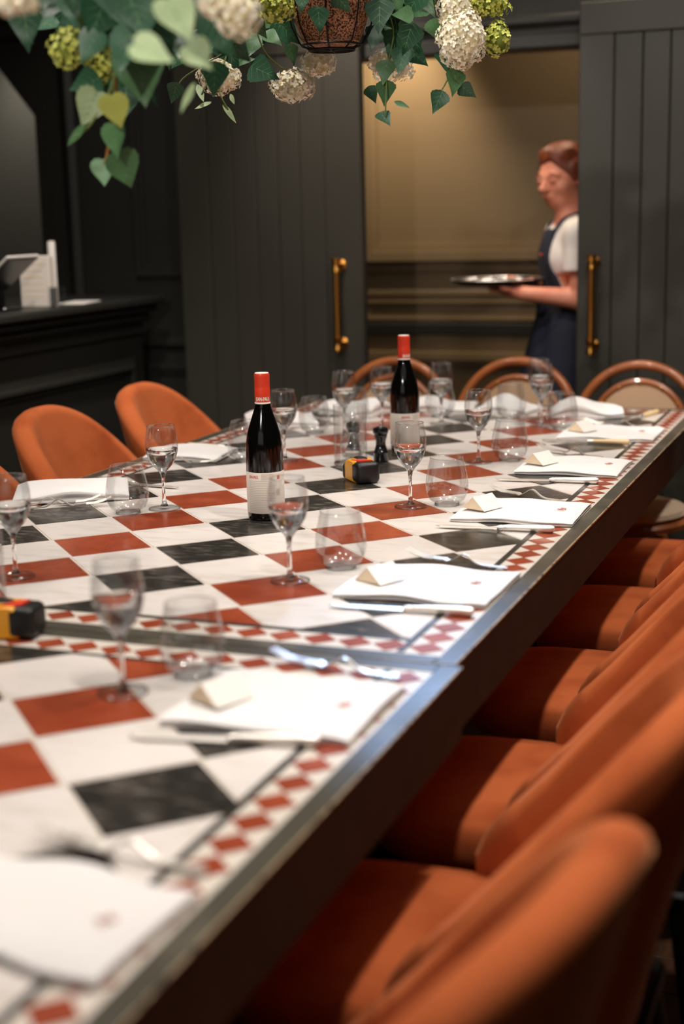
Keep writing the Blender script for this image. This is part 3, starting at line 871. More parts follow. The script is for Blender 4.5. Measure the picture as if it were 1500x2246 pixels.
def fork_proto():
    t = thing('table_fork', 'x', 'fork', (0, 0, 0), 0, 'table forks')
    rows = []
    for i in range(25):
        u = i / 24; x = -.045 + .145 * u
        if u < .12: wd = .0105 * (.82 + .18 * (u / .12))
        elif u < .34: wd = .0105 - .0075 * ((u - .12) / .22)
        else: wd = .0030 + .0045 * ((u - .34) / .66) ** 1.4
        if i == 24: wd *= .45
        z = .003 + .016 * math.exp(-((u - .42) / .13) ** 2) + .004 * (1 - u) * (1 if u < .2 else 0)
        rows.append([(x, -wd, z), (x, 0, z - .0012), (x, wd, z), (x, wd, z + .0018), (x, 0, z + .0013), (x, -wd, z + .0018)])
    mb = MB().grid(rows, closed_v=True, flip=True)
    mb.f.append((0, 1, 2, 3, 4, 5)[::-1]); mb.f.append(tuple(24 * 6 + q for q in range(6))); mb.mi += [0, 0]
    part('handle', mb, MT['silver'], t, angle=45)
    for j in range(4):
        y = (j - 1.5) * .0056
        part('tine', MB().tube([(-.043, y, .0075), (-.06, y, .008), (-.078, y, .012), (-.098, y, .020)], [.0017, .0016, .0014, .0008], 6), MT['silver'], t)
    return t
ks, ki, fk = knife_proto('silver'), knife_proto('ivory'), fork_proto()
def lay(proto, used, x0, y0, x1, y1, label, group):
    """from tip to handle end"""
    a = math.atan2(y1 - y0, x1 - x0)
    o = proto if not used else copy_tree(proto)
    L0 = .13 if 'knife' in proto.name else .098
    o.location = (x0 + L0 * math.cos(a), y0 + L0 * math.sin(a), ZT); o.rotation_euler = (0, 0, a)
    o['label'] = label; o['group'] = group
K = [(.367, .225, .596, .240, 'silver knife in front of the front napkin on the far table'),
     (.356, .831, .604, .847, 'silver-handled knife before the monogrammed napkin by the fourth chair'),
     (.340, 1.348, .583, 1.368, 'bright silver knife before the fourth napkin of the right edge'),
     (.350, -.390, .580, -.345, 'dark blurred knife before the napkin at the table joint'),
     (-.34, 1.073, -.600, 1.106, 'silver knife behind the left tumbler, pointing to the wine glass')]
for i, (a, b, c, d, lab) in enumerate(K): lay(ks, i, a, b, c, d, lab, 'silver table knives')
K = [(.311, 1.932, .546, 1.926, 'ivory-handled knife before the fifth napkin of the right edge'),
     (-.36, 1.627, -.596, 1.616, 'ivory-handled knife at the left edge by the farther velvet chair'),
     (.45, 2.30, .53, 2.53, 'ivory-handled knife with its end raised at the far right corner')]
for i, (a, b, c, d, lab) in enumerate(K): lay(ki, i, a, b, c, d, lab, 'ivory-handled knives')
K = [(.384, .570, .580, .535, 'silver fork behind the front napkin of the far table'),
     (.364, 1.205, .565, 1.128, 'silver fork behind the monogrammed napkin, tines on a black tile'),
     (.338, 1.776, .53, 1.695, 'silver fork behind the fourth napkin of the right edge'),
     (.395, -.060, .590, -.085, 'blurred silver fork at the table joint'),
     (.405, -.675, .60, -.69, 'very blurred fork on the near table behind the nearest napkin'),
     (-.395, .862, -.53, .784, 'silver fork in front of the left napkin, nearer of two'),
     (-.430, .876, -.565, .798, 'silver fork in front of the left napkin, farther of two'),
     (-.385, 1.395, -.555, 1.365, 'silver fork in front of the napkin by the farther left chair'),
     (.36, 2.255, .55, 2.235, 'silver fork behind the fifth napkin of the right edge')]
for i, (a, b, c, d, lab) in enumerate(K): lay(fk, i, a, b, c, d, lab, 'silver table forks')

# ------------------------------------------------------------------ wine bottles
def text_on_cylinder(name, s, size, radius, z, ang0, m, parent, squeeze=1.0):
    cu_ = bpy.data.curves.new('lettering', 'FONT'); cu_.body = s; cu_.size = size; cu_.align_x = 'CENTER'
    cu_.resolution_u = 2; cu_.offset = size * .03
    ob = bpy.data.objects.new('lettering', cu_); COL.objects.link(ob)
    dg = bpy.context.evaluated_depsgraph_get()
    me = bpy.data.meshes.new_from_object(ob.evaluated_get(dg))
    bpy.data.objects.remove(ob); bpy.data.curves.remove(cu_)
    me.materials.clear()
    for v in me.vertices:
        a = ang0 + v.co.x * squeeze / radius
        zz = v.co.y
        v.co = (radius * math.cos(a), radius * math.sin(a), z + zz)
    me.update()
    return put(name, me, m, parent)
def bottle_proto():
    t = thing('wine_bottle', 'x', 'bottle', (0, 0, 0), 0, 'red wine bottles')
    part('glass_body', MB().lathe([(0, .006), (.02, .004), (.034, 0), (.0375, .003), (.0385, .009), (.0385, .140), (.0378, .155), (.0350, .173), (.0300, .192), (.0235, .211), (.0180, .227), (.0153, .238), (.0147, .246), (.0142, .285), (0, .287)], 40), MT['bottle'], t, angle=50)
    cp = part('capsule', MB().lathe([(.0151, .239), (.0156, .2415), (.0158, .272), (.0153, .2735), (.0158, .275), (.0153, .277), (.0158, .279), (.0153, .281), (.0158, .283), (.0153, .285), (.0158, .287), (.0153, .289), (.0158, .291), (.0158, .298), (.0148, .3005), (0, .3008)], 32), MT['capsule'], t, angle=60)
    part('top_disc', MB().lathe([(0, .3007), (.0142, .3007), (.0138, .3016), (0, .3016)], 32), MT['capwhite'], cp)
    part('hem_band', MB().lathe([(.0157, .2388), (.0161, .2392), (.0161, .2418), (.0158, .2422)], 32), MT['capwhite'], cp)
    # paper label, wraps most of the way round
    P3 = []
    for z in (.016, .0165, .1005, .101):
        rr = .03875 if z in (.016, .101) else .03895
        P3.append([(rr * math.cos(a), rr * math.sin(a), z) for a in [R(-250) + R(320) * i / 48 for i in range(49)]])
    lb = part('label_paper', MB().grid(P3, flip=True), MT['label'], t)
    return t, cp, lb
bt, cp, lb = bottle_proto()
A0 = R(-95)
text_on_cylinder('lettering', 'JEAN-PAUL', .0105, .0160, .2455, A0 + R(6), MT['capwhite'], cp, .62)
text_on_cylinder('lettering', 'JEAN-PAUL', .0085, .0391, .089, A0 - R(34), MT['redink'], lb, .55)
mb = MB()
def arc_strip(mb, a0, a1, z0, z1, rr=.0391):
    k_ = 8
    mb.grid([[(rr * math.cos(a0 + (a1 - a0) * i / k_), rr * math.sin(a0 + (a1 - a0) * i / k_), z) for i in range(k_ + 1)] for z in (z0, z1)], flip=True)
rnd = random.Random(3)
for i in range(18):
    z = .083 - i * .0036
    arc_strip(mb, A0 - R(52), A0 + R(rnd.uniform(12, 34)), z, z + .0007)
for i in range(5): arc_strip(mb, A0 - R(8), A0 + R(30), .0865 + i * .0026, .0874 + i * .0026)
for i in range(9): arc_strip(mb, A0 + R(38 + i * 1.6), A0 + R(38.8 + i * 1.6), .052, .066)
o = part('small_print', mb, MT['ink'], lb); o['kind'] = 'stuff'
mb = MB(); arc_strip(mb, A0 + R(42), A0 + R(52), .086, .094); part('red_mark', mb, MT['redink'], lb)
bt.location = (-.011, .832, ZT); bt['label'] = 'nearer red wine bottle with red capsule, left of centre'; bt['group'] = 'red wine bottles'
bt.rotation_euler = (0, 0, R(25))
dup(bt, (-.004, 1.715, ZT), R(62), 'farther red wine bottle with red capsule, behind the tape measure', 'red wine bottles')

# ------------------------------------------------------------------ vase, mills, tape measures
def vase(x, y, lab):
    t = thing('glass_vase', lab, 'vase', (x, y, ZT), 0, 'straight glass cylinders')
    part('wall', MB().lathe([(.0415, .004), (.042, .01), (.042, .150), (.0412, .1508), (.0405, .150), (.0405, .01), (0, .009)], 40), MT['thin'], t, angle=80)
    part('base', MB().lathe([(0, 0), (.040, 0), (.0418, .003), (.0418, .006), (0, .0085)], 36), MT['glass'], t, angle=80)
    return t
vase(-.067, 1.475, 'straight glass cylinder in front of the black pepper mills, centre of the table')
vase(-.112, -.03, 'straight glass cylinder cut off by the left picture edge at the joint')
t = thing('round_glass_ball', 'small round clear glass tealight holder inside the straight glass cylinder', 'candle holder', (-.062, 1.475, ZT + .010))
part('bowl', MB().lathe([(.012, 0), (.026, .012), (.033, .032), (.031, .050), (.022, .064), (.021, .063), (.030, .049), (.032, .032), (.025, .013), (0, .004)], 28), MT['thin'], t, angle=80)
part('rim', MB().tube([(.021 * math.cos(a), .021 * math.sin(a), .065) for a in [2 * PI * i / 24 for i in range(24)]], .0025, 6, closed=True), MT['glass'], t)
part('wax', MB().lathe([(0, .012), (.018, .012), (.018, .022), (0, .022)], 20), MT['capwhite'], t)
def mill(x, y, lab):
    t = thing('pepper_mill', lab, 'pepper mill', (x, y, ZT), 0, 'black pepper mills')
    part('body', MB().lathe([(0, 0), (.0185, 0), (.0195, .003), (.0185, .02), (.0195, .022), (.0195, .025), (.0165, .028), (.0125, .042), (.0125, .052), (.0165, .064), (.0165, .068), (0, .068)], 28), MT['mill'], t, angle=50)
    part('head', MB().lathe([(0, .069), (.0155, .069), (.0195, .073), (.0200, .079), (.0180, .085), (.010, .088), (0, .0885)], 28), MT['mill'], t, angle=50)
    part('knob', MB().lathe([(0, .088), (.0035, .088), (.0025, .091), (.0042, .0945), (.003, .098), (0, .0985)], 14), MT['silver'], t)
mill(-.008, 1.535, 'black pepper mill showing to the right of the glass cylinder')
mill(-.105, 1.60, 'black pepper mill seen through the glass cylinder')
def tape(x, y, rz, lab):
    t = thing('tape_measure', lab, 'tape measure', (x, y, ZT), rz, 'black and yellow tape measures')
    t.scale = (1.25, 1.25, 1.12)
    # side profile (u along length, z up), extruded across
    def slab(y0, y1, k_, name, m, off=0):
        prof = [(-.034, .004), (-.030, 0), (.022, 0), (.027, .006), (.028, .022), (.026, .037), (.016, .045), (-.010, .046), (-.027, .040), (-.035, .026)]
        cx, cz = 0, .023
        rows = []
        for yy, s in ((y0, k_ - .12), (y0 + .003, k_), (y1 - .003, k_), (y1, k_ - .12)):
            rows.append([(cx + (px - cx) * s, yy, .0 + max(0, cz + (pz - cz) * s)) for px, pz in prof])
        mb = MB().grid(rows, closed_v=True, flip=True)
        nn = len(prof)
        mb.f.append(tuple(range(nn))); mb.f.append(tuple(3 * nn + q for q in range(nn))[::-1]); mb.mi += [0, 0]
        return part(name, mb, m, t, angle=35)
    slab(-.0215, .0215, 1.0, 'case', MT['yellow'])
    put('grip', rbox(.006, .0425, -.0228, .0238, -.0002, .0445, .010), MT['rubber'], t)
    put('rear_grip', rbox(-.041, -.024, -.0233, .0235, .0, .034, .008), MT['rubber'], t)
    part('oval_pad', MB().ellipsoid((-.010, .004, .0455), (.019, .012, .0035), 20, 6), MT['rubber'], t)
    part('red_wedge', MB().prism([(.000, -.019), (.024, -.012), (.026, .014), (.010, .004)], .0436, .0468), MT['red_plastic'], t, smooth=False)
    for s in (-1, 1):
        mb = MB().lathe([(0, 0), (.014, 0), (.013, .0015), (0, .002)], 24)
        mb.xf(Matrix.Translation((-.004, s * .018, .023)) @ Matrix.Rotation(R(-90 * s), 4, 'X'))
        part('side_badge', mb, MT['rubber'], t)
    return t
tape(.034, 1.275, R(-48), 'black and yellow tape measure in the middle of the far table')
tape(-.045, -.055, R(10), 'blurred yellow tape measure at the left picture edge on the joint')

# ------------------------------------------------------------------ hanging flower baskets
def leaf_mesh(kind, seed):
    rnd = random.Random(seed)
    # half outline: (along, half width), base at 0, tip at 1
    if kind == 'heart': half = [(0, 0), (-.07, .14), (-.05, .30), (.06, .43), (.22, .47), (.40, .42), (.58, .30), (.76, .16), (.9, .06), (1, 0)]
    elif kind == 'poplar': half = [(0, 0), (.02, .12), (.07, .27), (.16, .39), (.27, .41), (.42, .33), (.58, .235), (.75, .13), (.9, .045), (1, 0)]
    else: half = [(0, 0), (.05, .05), (.15, .10), (.3, .14), (.45, .145), (.6, .12), (.75, .08), (.88, .04), (.95, .015), (1, 0)]
    pts = []
    for (a0, b0), (a1, b1) in zip(half, half[1:]):
        pts.append((a0, b0)); 
        if kind != 'slim': pts.append(((a0 + a1) / 2 + .012, (b0 + b1) / 2 - .012))
    pts.append((1, 0))
    fold = rnd.uniform(.12, .3); bend = rnd.uniform(-.15, .25)
    n_ = len(pts)
    def z(a, b): return fold * abs(b) - bend * a * a * .5 + .015 * math.sin(9 * a + seed)
    mb = MB()
    vs = []; th = .006
    mid = [max(0, min(1, i / (n_ - 1))) for i in range(n_)]
    for off in (0, -th):
        vs += [(0, m_, z(m_, 0) + off) for m_ in mid]
        vs += [(b, a, z(a, b) + off) for a, b in pts]
        vs += [(-b, a, z(a, b) + off) for a, b in pts]
    fs = []
    for off, fl_ in ((0, False), (3 * n_, True)):
        for i in range(n_ - 1):
            q = (off + i, off + n_ + i, off + n_ + i + 1, off + i + 1); fs.append(q[::-1] if fl_ else q)
            q = (off + i, off + i + 1, off + 2 * n_ + i + 1, off + 2 * n_ + i); fs.append(q[::-1] if fl_ else q)
    for i in range(n_ - 1):
        fs.append((n_ + i, 4 * n_ + i, 4 * n_ + i + 1, n_ + i + 1))
        fs.append((2 * n_ + i + 1, 5 * n_ + i + 1, 5 * n_ + i, 2 * n_ + i))
    mb.add(vs, fs)
    # raised veins, in the same mesh as a second material
    def vein(a0, b0, a1, b1, wv):
        k_ = 4; L = []; Rr = []
        dx, dy = b1 - b0, a1 - a0; ln = math.hypot(dx, dy); nx_, ny_ = -dy / ln * wv, dx / ln * wv
        for i in range(k_ + 1):
            tt = i / k_; a = a0 + (a1 - a0) * tt; b = b0 + (b1 - b0) * tt; f_ = 1 - .7 * tt
            L.append((b + nx_ * f_, a + ny_ * f_, z(a, b) + .004)); Rr.append((b - nx_ * f_, a - ny_ * f_, z(a, b) + .004))
        mb.grid([L, Rr], mi=1)
    vein(0, 0, .97, 0, .010)
    if kind != 'slim':
        for a0 in (.06, .22, .40, .58):
            for s in (-1, 1): vein(a0, 0, a0 + .22, s * (.34 - .34 * a0), .006)
    me = mb.mesh('leaf', True, 70)
    return me
LEAVES = {}
for mk in ('leaf_dark', 'leaf_mid', 'leaf_pale', 'leaf_lime'):
    for kd in ('heart', 'poplar', 'slim'):
        LEAVES[mk, kd] = []
        for s in range(2):
            me = leaf_mesh(kd, s * 3 + 1); me.materials.append(MT[mk]); me.materials.append(MT['vein'] if mk != 'leaf_lime' else MT['leaf_lime'])
            LEAVES[mk, kd].append(me)
def leaf(parent, px, py, d, size, ang, mk='leaf_dark', kd='poplar', tilt=None):
    """ang: direction of the tip as seen from the table's near end, 0 = hanging straight down, + to the right"""
    L = size * d / FPX
    tip = -cu * math.cos(R(ang)) + cr * math.sin(R(ang))
    nrm = -fw
    tl = tilt if tilt is not None else (random.uniform(-35, 35), random.uniform(-30, 30))
    side = tip.cross(nrm).normalized()
    M = Matrix((side, tip, nrm)).transposed()
    M = Matrix.Rotation(R(tl[0]), 3, tip) @ Matrix.Rotation(R(tl[1]), 3, side) @ M
    tip2 = M @ Vector((0, 1, 0))
    base = at(px, py, d) - tip2 * (L * .5)
    o = put('leaf', random.choice(LEAVES[mk, kd]), [], parent)
    o.matrix_local = Matrix.Translation(base - parent.location) @ M.to_4x4() @ Matrix.Scale(L, 4)
    return base
def flower_head(parent, px, py, d, wpx, hpx, mk, seed):
    rnd = random.Random(seed)
    c = at(px, py, d); rx, rz = wpx * d / FPX / 2, hpx * d / FPX / 2
    lobes = [(Vector((0, 0, 0)), .80)]
    for i in range(11):
        zz = 1 - 2 * (i + .5) / 11; rr = math.sqrt(1 - zz * zz); a = i * 2.39996 + rnd.uniform(-.3, .3)
        lobes.append((Vector((rr * math.cos(a), rr * math.sin(a), zz)) * .58, rnd.uniform(.36, .50)))
    mb = MB()
    rm = (rx + rz) / 2
    fl_r = .0062
    for lc, lr in lobes[1:]:
        n_ = int(max(16, min(60, 3.1 * (lr * rm / fl_r) ** 2)))
        for i in range(n_):
            zz = 1 - 2 * (i + .5) / n_; rr = math.sqrt(1 - zz * zz); a = i * 2.39996
            nrm = Vector((rr * math.cos(a), rr * math.sin(a), zz))
            q0 = lc + nrm * lr
            if q0.length < .74: continue
            p = Vector((q0.x * rx, q0.y * rx, q0.z * rz)) + nrm * rnd.uniform(-.002, .002)
            nn = (nrm + q0.normalized() + Vector((rnd.uniform(-.6, .6), rnd.uniform(-.6, .6), rnd.uniform(-.6, .6)))).normalized()
            ax = nn.orthogonal().normalized(); ay = nn.cross(ax)
            r_ = rnd.uniform(0, 1.57); ps = fl_r * rnd.uniform(.85, 1.2)
            for q in range(4):
                an = r_ + q * PI / 2
                e1 = ax * math.cos(an) + ay * math.sin(an); e2 = nn.cross(e1)
                cup = nn * rnd.uniform(.0008, .0022)
                vs = [p, p + e1 * ps * .45 + e2 * ps * .42 + cup * .6, p + e1 * ps * .95 + e2 * ps * .30 + cup, p + e1 * ps * 1.05 + cup * .9, p + e1 * ps * .95 - e2 * ps * .30 + cup, p + e1 * ps * .45 - e2 * ps * .42 + cup * .6]
                mb.add(vs, [(0, 5, 4, 3, 2, 1)])
    h = part('flower_head', MB().ellipsoid((0, 0, 0), (rx * .74, rx * .74, rz * .74), 14, 9), MT[mk + '_core'], parent, loc=c - parent.location)
    o = part('florets', mb, MT[mk], h, smooth=False); o['kind'] = 'stuff'
    return h
def stem(parent, pts, r=.0016, m='stem'):
    W = [at(*p) - parent.location for p in pts]
    # smooth through the points
    out = []
    for i in range(len(W) - 1):
        p0 = W[max(i - 1, 0)]; p1 = W[i]; p2 = W[i + 1]; p3 = W[min(i + 2, len(W) - 1)]
        for k_ in range(4):
            tt = k_ / 4
            out.append(.5 * ((2 * p1) + (p2 - p0) * tt + (2 * p0 - 5 * p1 + 4 * p2 - p3) * tt ** 2 + (3 * p1 - p0 - 3 * p2 + p3) * tt ** 3))
    out.append(W[-1])
    part('stem', MB().tube(out, r, 6), MT[m], parent)
bc = at(728, 106, 2.98)
def basket(label, base):
    t = thing('hanging_basket', label, 'hanging plant', base)
    part('pot', MB().lathe([(0, .006), (.045, .006), (.058, .012), (.072, .045), (.084, .10), (.094, .16), (.098, .20), (.092, .20), (.08, .14), (0, .13)], 36), MT['terracotta'], t)
    for k_ in range(8):
        a = 2 * PI * k_ / 8 + .25
        part('wire', MB().tube([(r_ * math.cos(a), r_ * math.sin(a), z) for r_, z in ((0.004, -.004), (.045, -.003), (.066, .010), (.083, .045), (.095, .10), (.104, .16), (.109, .21))], .0019, 6), MT['iron'], t)
    for r_, z in ((.047, -.004), (.109, .21), (.062, .006)):
        part('hoop', MB().tube([(r_ * math.cos(a), r_ * math.sin(a), z) for a in [2 * PI * i / 36 for i in range(36)]], .0024, 6, closed=True), MT['iron'], t)
    for k_ in range(3):
        a = 2 * PI * k_ / 3 + .4
        part('chain', MB().tube([(.109 * math.cos(a), .109 * math.sin(a), .21), (.01 * math.cos(a), .01 * math.sin(a), .70), (0, 0, 2.7 - base[2])], .002, 6), MT['iron'], t)
    return t
b1 = basket('hanging terracotta pot in a black wire basket with white hydrangeas and green leaves', bc)
b2c = at(250, -125, 2.25)
b2 = basket('trailing leafy basket hanging at upper left, its vine of heart leaves reaching lowest', b2c)
D = 3.0
for a in [(382, 205, D, 50, -15, 'leaf_dark'), (387, 133, D, 46, -35, 'leaf_dark'), (580, 158, D, 82, 62, 'leaf_dark'), (640, 120, 3.05, 50, 20, 'leaf_mid'),
          (700, 44, 2.86, 62, 5, 'leaf_dark'), (752, 8, 2.86, 55, 35, 'leaf_dark'), (662, 2, 2.88, 55, -5, 'leaf_dark'),
          (505, 118, 3.0, 78, 30, 'leaf_dark'), (535, 135, 3.02, 60, 80, 'leaf_mid'), (470, 100, 3.0, 60, -40, 'leaf_dark'),
          (832, 37, 2.92, 84, 0, 'leaf_dark'), (882, 33, 2.9, 52, -85, 'leaf_mid'), (895, 85, 2.93, 84, -20, 'leaf_dark'), (880, 135, 2.95, 66, -10, 'leaf_dark'),
          (845, 160, 2.97, 60, -10, 'leaf_mid'), (845, 205, 2.98, 58, 0, 'leaf_mid'), (817, 208, 3.0, 42, 20, 'leaf_dark'), (882, 230, 2.97, 44, 60, 'leaf_mid', 'slim'),
          (845, 260, 2.97, 46, 25, 'leaf_dark'), (960, 225, 2.96, 56, -25, 'leaf_dark'), (997, 182, 2.96, 62, -5, 'leaf_mid'), (1027, 200, 2.98, 48, 45, 'leaf_dark'),
          (957, 70, 3.0, 60, 30, 'leaf_mid'), (920, 128, 3.0, 52, 50, 'leaf_dark'), (912, 92, 2.97, 60, 10, 'leaf_dark'), (975, 140, 3.0, 60, 10, 'leaf_dark'),
          (905, 10, 2.95, 70, -30, 'leaf_dark'), (940, 15, 3.0, 60, 40, 'leaf_mid'), (820, 85, 2.97, 60, -15, 'leaf_dark'), (860, 100, 2.99, 70, -25, 'leaf_dark'),
          (440, 205, 2.9, 56, 15, 'leaf_pale', 'slim'), (503, 250, 2.95, 52, 35, 'leaf_pale', 'slim'), (445, 232, 2.9, 44, -50, 'leaf_pale', 'slim'), (510, 218, 2.95, 36, 30, 'leaf_pale', 'slim'),
          (570, 62, 3.0, 56, 20, 'leaf_mid'), (600, 85, 3.05, 52, 50, 'leaf_mid'), (555, 100, 3.05, 60, -20, 'leaf_mid'), (470, 175, 2.6, 80, 0, 'leaf_dark', 'poplar')]:
    leaf(b1, *a[:5], *(a[5:]))
for a in [(57, 65, 2.3, 100, 0, 'leaf_dark'), (195, 105, 2.2, 78, -30, 'leaf_dark', 'heart'), (185, 185, 2.3, 84, -60, 'leaf_dark'), (196, 240, 2.25, 84, -25, 'leaf_pale', 'heart'),
          (255, 247, 2.2, 76, 8, 'leaf_lime', 'heart'), (252, 310, 2.25, 76, 2, 'leaf_mid', 'heart'), (275, 375, 2.28, 84, 25, 'leaf_mid', 'heart'), (228, 380, 2.3, 62, 5, 'leaf_mid', 'heart'),
          (165, 297, 2.25, 70, -55, 'leaf_mid', 'slim'), (310, 170, 2.2, 130, 5, 'leaf_mid', 'heart'), (280, 110, 2.15, 120, -10, 'leaf_dark', 'heart'), (300, 40, 2.1, 140, 10, 'leaf_dark', 'heart'),
          (350, 70, 2.15, 130, 25, 'leaf_dark', 'heart'), (338, 118, 1.75, 96, 70, 'leaf_pale', 'heart'), (440, 125, 1.85, 78, 40, 'leaf_pale', 'heart'), (430, 110, 2.2, 70, 0, 'leaf_dark'),
          (395, 45, 1.8, 110, 30, 'leaf_pale', 'heart'), (485, 80, 2.2, 100, 20, 'leaf_dark', 'heart'), (455, 25, 2.2, 90, -20, 'leaf_dark', 'heart'), (410, 215, 2.0, 74, -35, 'leaf_pale', 'slim'),
          (275, 225, 2.4, 90, 0, 'leaf_dark', 'heart'), (330, 205, 2.4, 70, 30, 'leaf_dark', 'slim'), (250, 180, 2.35, 90, -20, 'leaf_dark', 'heart'), (215, 40, 2.2, 110, -20, 'leaf_dark', 'heart'),
          (120, 20, 2.3, 100, -30, 'leaf_dark', 'heart'), (160, -10, 2.2, 110, 0, 'leaf_dark'), (400, 100, 2.3, 90, -10, 'leaf_dark', 'heart'), (360, 10, 2.2, 120, 0, 'leaf_dark', 'heart'),
          (250, 10, 2.2, 110, 20, 'leaf_dark', 'heart'), (420, -20, 2.25, 110, 0, 'leaf_dark', 'heart'), (90, -20, 2.25, 100, 10, 'leaf_dark', 'heart'), (520, 105, 2.45, 90, 40, 'leaf_dark')]:
    leaf(b2, *a[:5], *(a[5:]))
rl = random.Random(11)
for i in range(46):
    leaf(b2, rl.uniform(60, 540), rl.uniform(-120, 95), rl.uniform(2.2, 2.65), rl.uniform(85, 130), rl.uniform(-60, 60), rl.choice(['leaf_dark'] * 5 + ['leaf_mid']), rl.choice(['heart', 'poplar']))
for i in range(26):
    leaf(b1, rl.uniform(820, 950), rl.uniform(-90, 70), rl.uniform(2.95, 3.12), rl.uniform(55, 85), rl.uniform(-50, 50), rl.choice(['leaf_dark', 'leaf_dark', 'leaf_mid']))
for i in range(22):
    leaf(b1, rl.uniform(470, 640), rl.uniform(-80, 95), rl.uniform(3.0, 3.2), rl.uniform(50, 80), rl.uniform(-50, 60), rl.choice(['leaf_dark', 'leaf_dark', 'leaf_mid']))
FH = [(1012, 88, 2.95, 118, 130, 'cream'), (1000, 20, 2.97, 90, 90, 'cream'), (1090, 84, 3.02, 62, 84, 'lime'), (1062, 8, 3.02, 125, 62, 'lime'),
      (640, 188, 3.05, 100, 72, 'cream'), (697, 136, 3.1, 78, 70, 'cream'), (482, 168, 3.15, 104, 84, 'cream'), (858, 142, 3.12, 104, 80, 'cream'), (605, 14, 2.9, 92, 70, 'lime'),
      (430, 92, 3.1, 60, 50, 'cream')]
for i, (x, y, d, w_, h_, mk) in enumerate(FH): flower_head(b1, x, y, d, w_, h_, mk, 20 + i)
for i, (x, y, d, w_, h_, mk) in enumerate([(522, 28, 2.0, 104, 112, 'cream'), (25, 2, 1.75, 125, 60, 'cream'), (150, 105, 2.3, 92, 100, 'lime'), (218, 132, 2.35, 74, 100, 'lime'), (465, 5, 2.0, 60, 60, 'cream')]):
    flower_head(b2, x, y, d, w_, h_, mk, 50 + i)
for pts in [[(728, -70, 2.98), (820, -20, 2.97), (862, 60, 2.97), (850, 150, 2.97), (845, 250, 2.97)], [(728, -70, 2.98), (930, -40, 2.98), (985, 60, 3.0), (990, 150, 2.97), (958, 215, 2.96)],
            [(990, 140, 2.97), (1000, 175, 2.96), (1020, 190, 2.98)], [(728, -70, 2.98), (620, -20, 3.0), (560, 60, 3.0), (500, 110, 3.0), (410, 165, 3.0), (390, 190, 3.0)],
            [(560, 60, 3.0), (585, 120, 3.02), (640, 165, 3.05)], [(640, 60, 3.05), (665, 90, 3.08), (695, 120, 3.1)], [(500, 110, 3.0), (480, 190, 2.95), (500, 240, 2.95)],
            [(480, 150, 2.95), (450, 190, 2.9), (440, 215, 2.9)]]:
    stem(b1, pts)
for pts, m in [([(250, -250, 2.25), (255, -60, 2.25), (258, 100, 2.25), (252, 220, 2.27), (236, 330, 2.3), (230, 360, 2.3)], 'stem_brown'), ([(255, 100, 2.25), (245, 190, 2.25), (200, 270, 2.25), (165, 300, 2.25)], 'stem'),
               ([(250, -250, 2.25), (330, -60, 2.2), (340, 90, 2.2)], 'stem'), ([(250, -250, 2.25), (180, -40, 2.25), (180, 80, 2.3)], 'stem'), ([(250, -250, 2.25), (430, -60, 2.2), (500, 60, 2.2)], 'stem'),
               ([(250, -250, 2.25), (90, -60, 2.3), (60, 30, 2.3)], 'stem')]:
    stem(b2, pts, .0024, m)

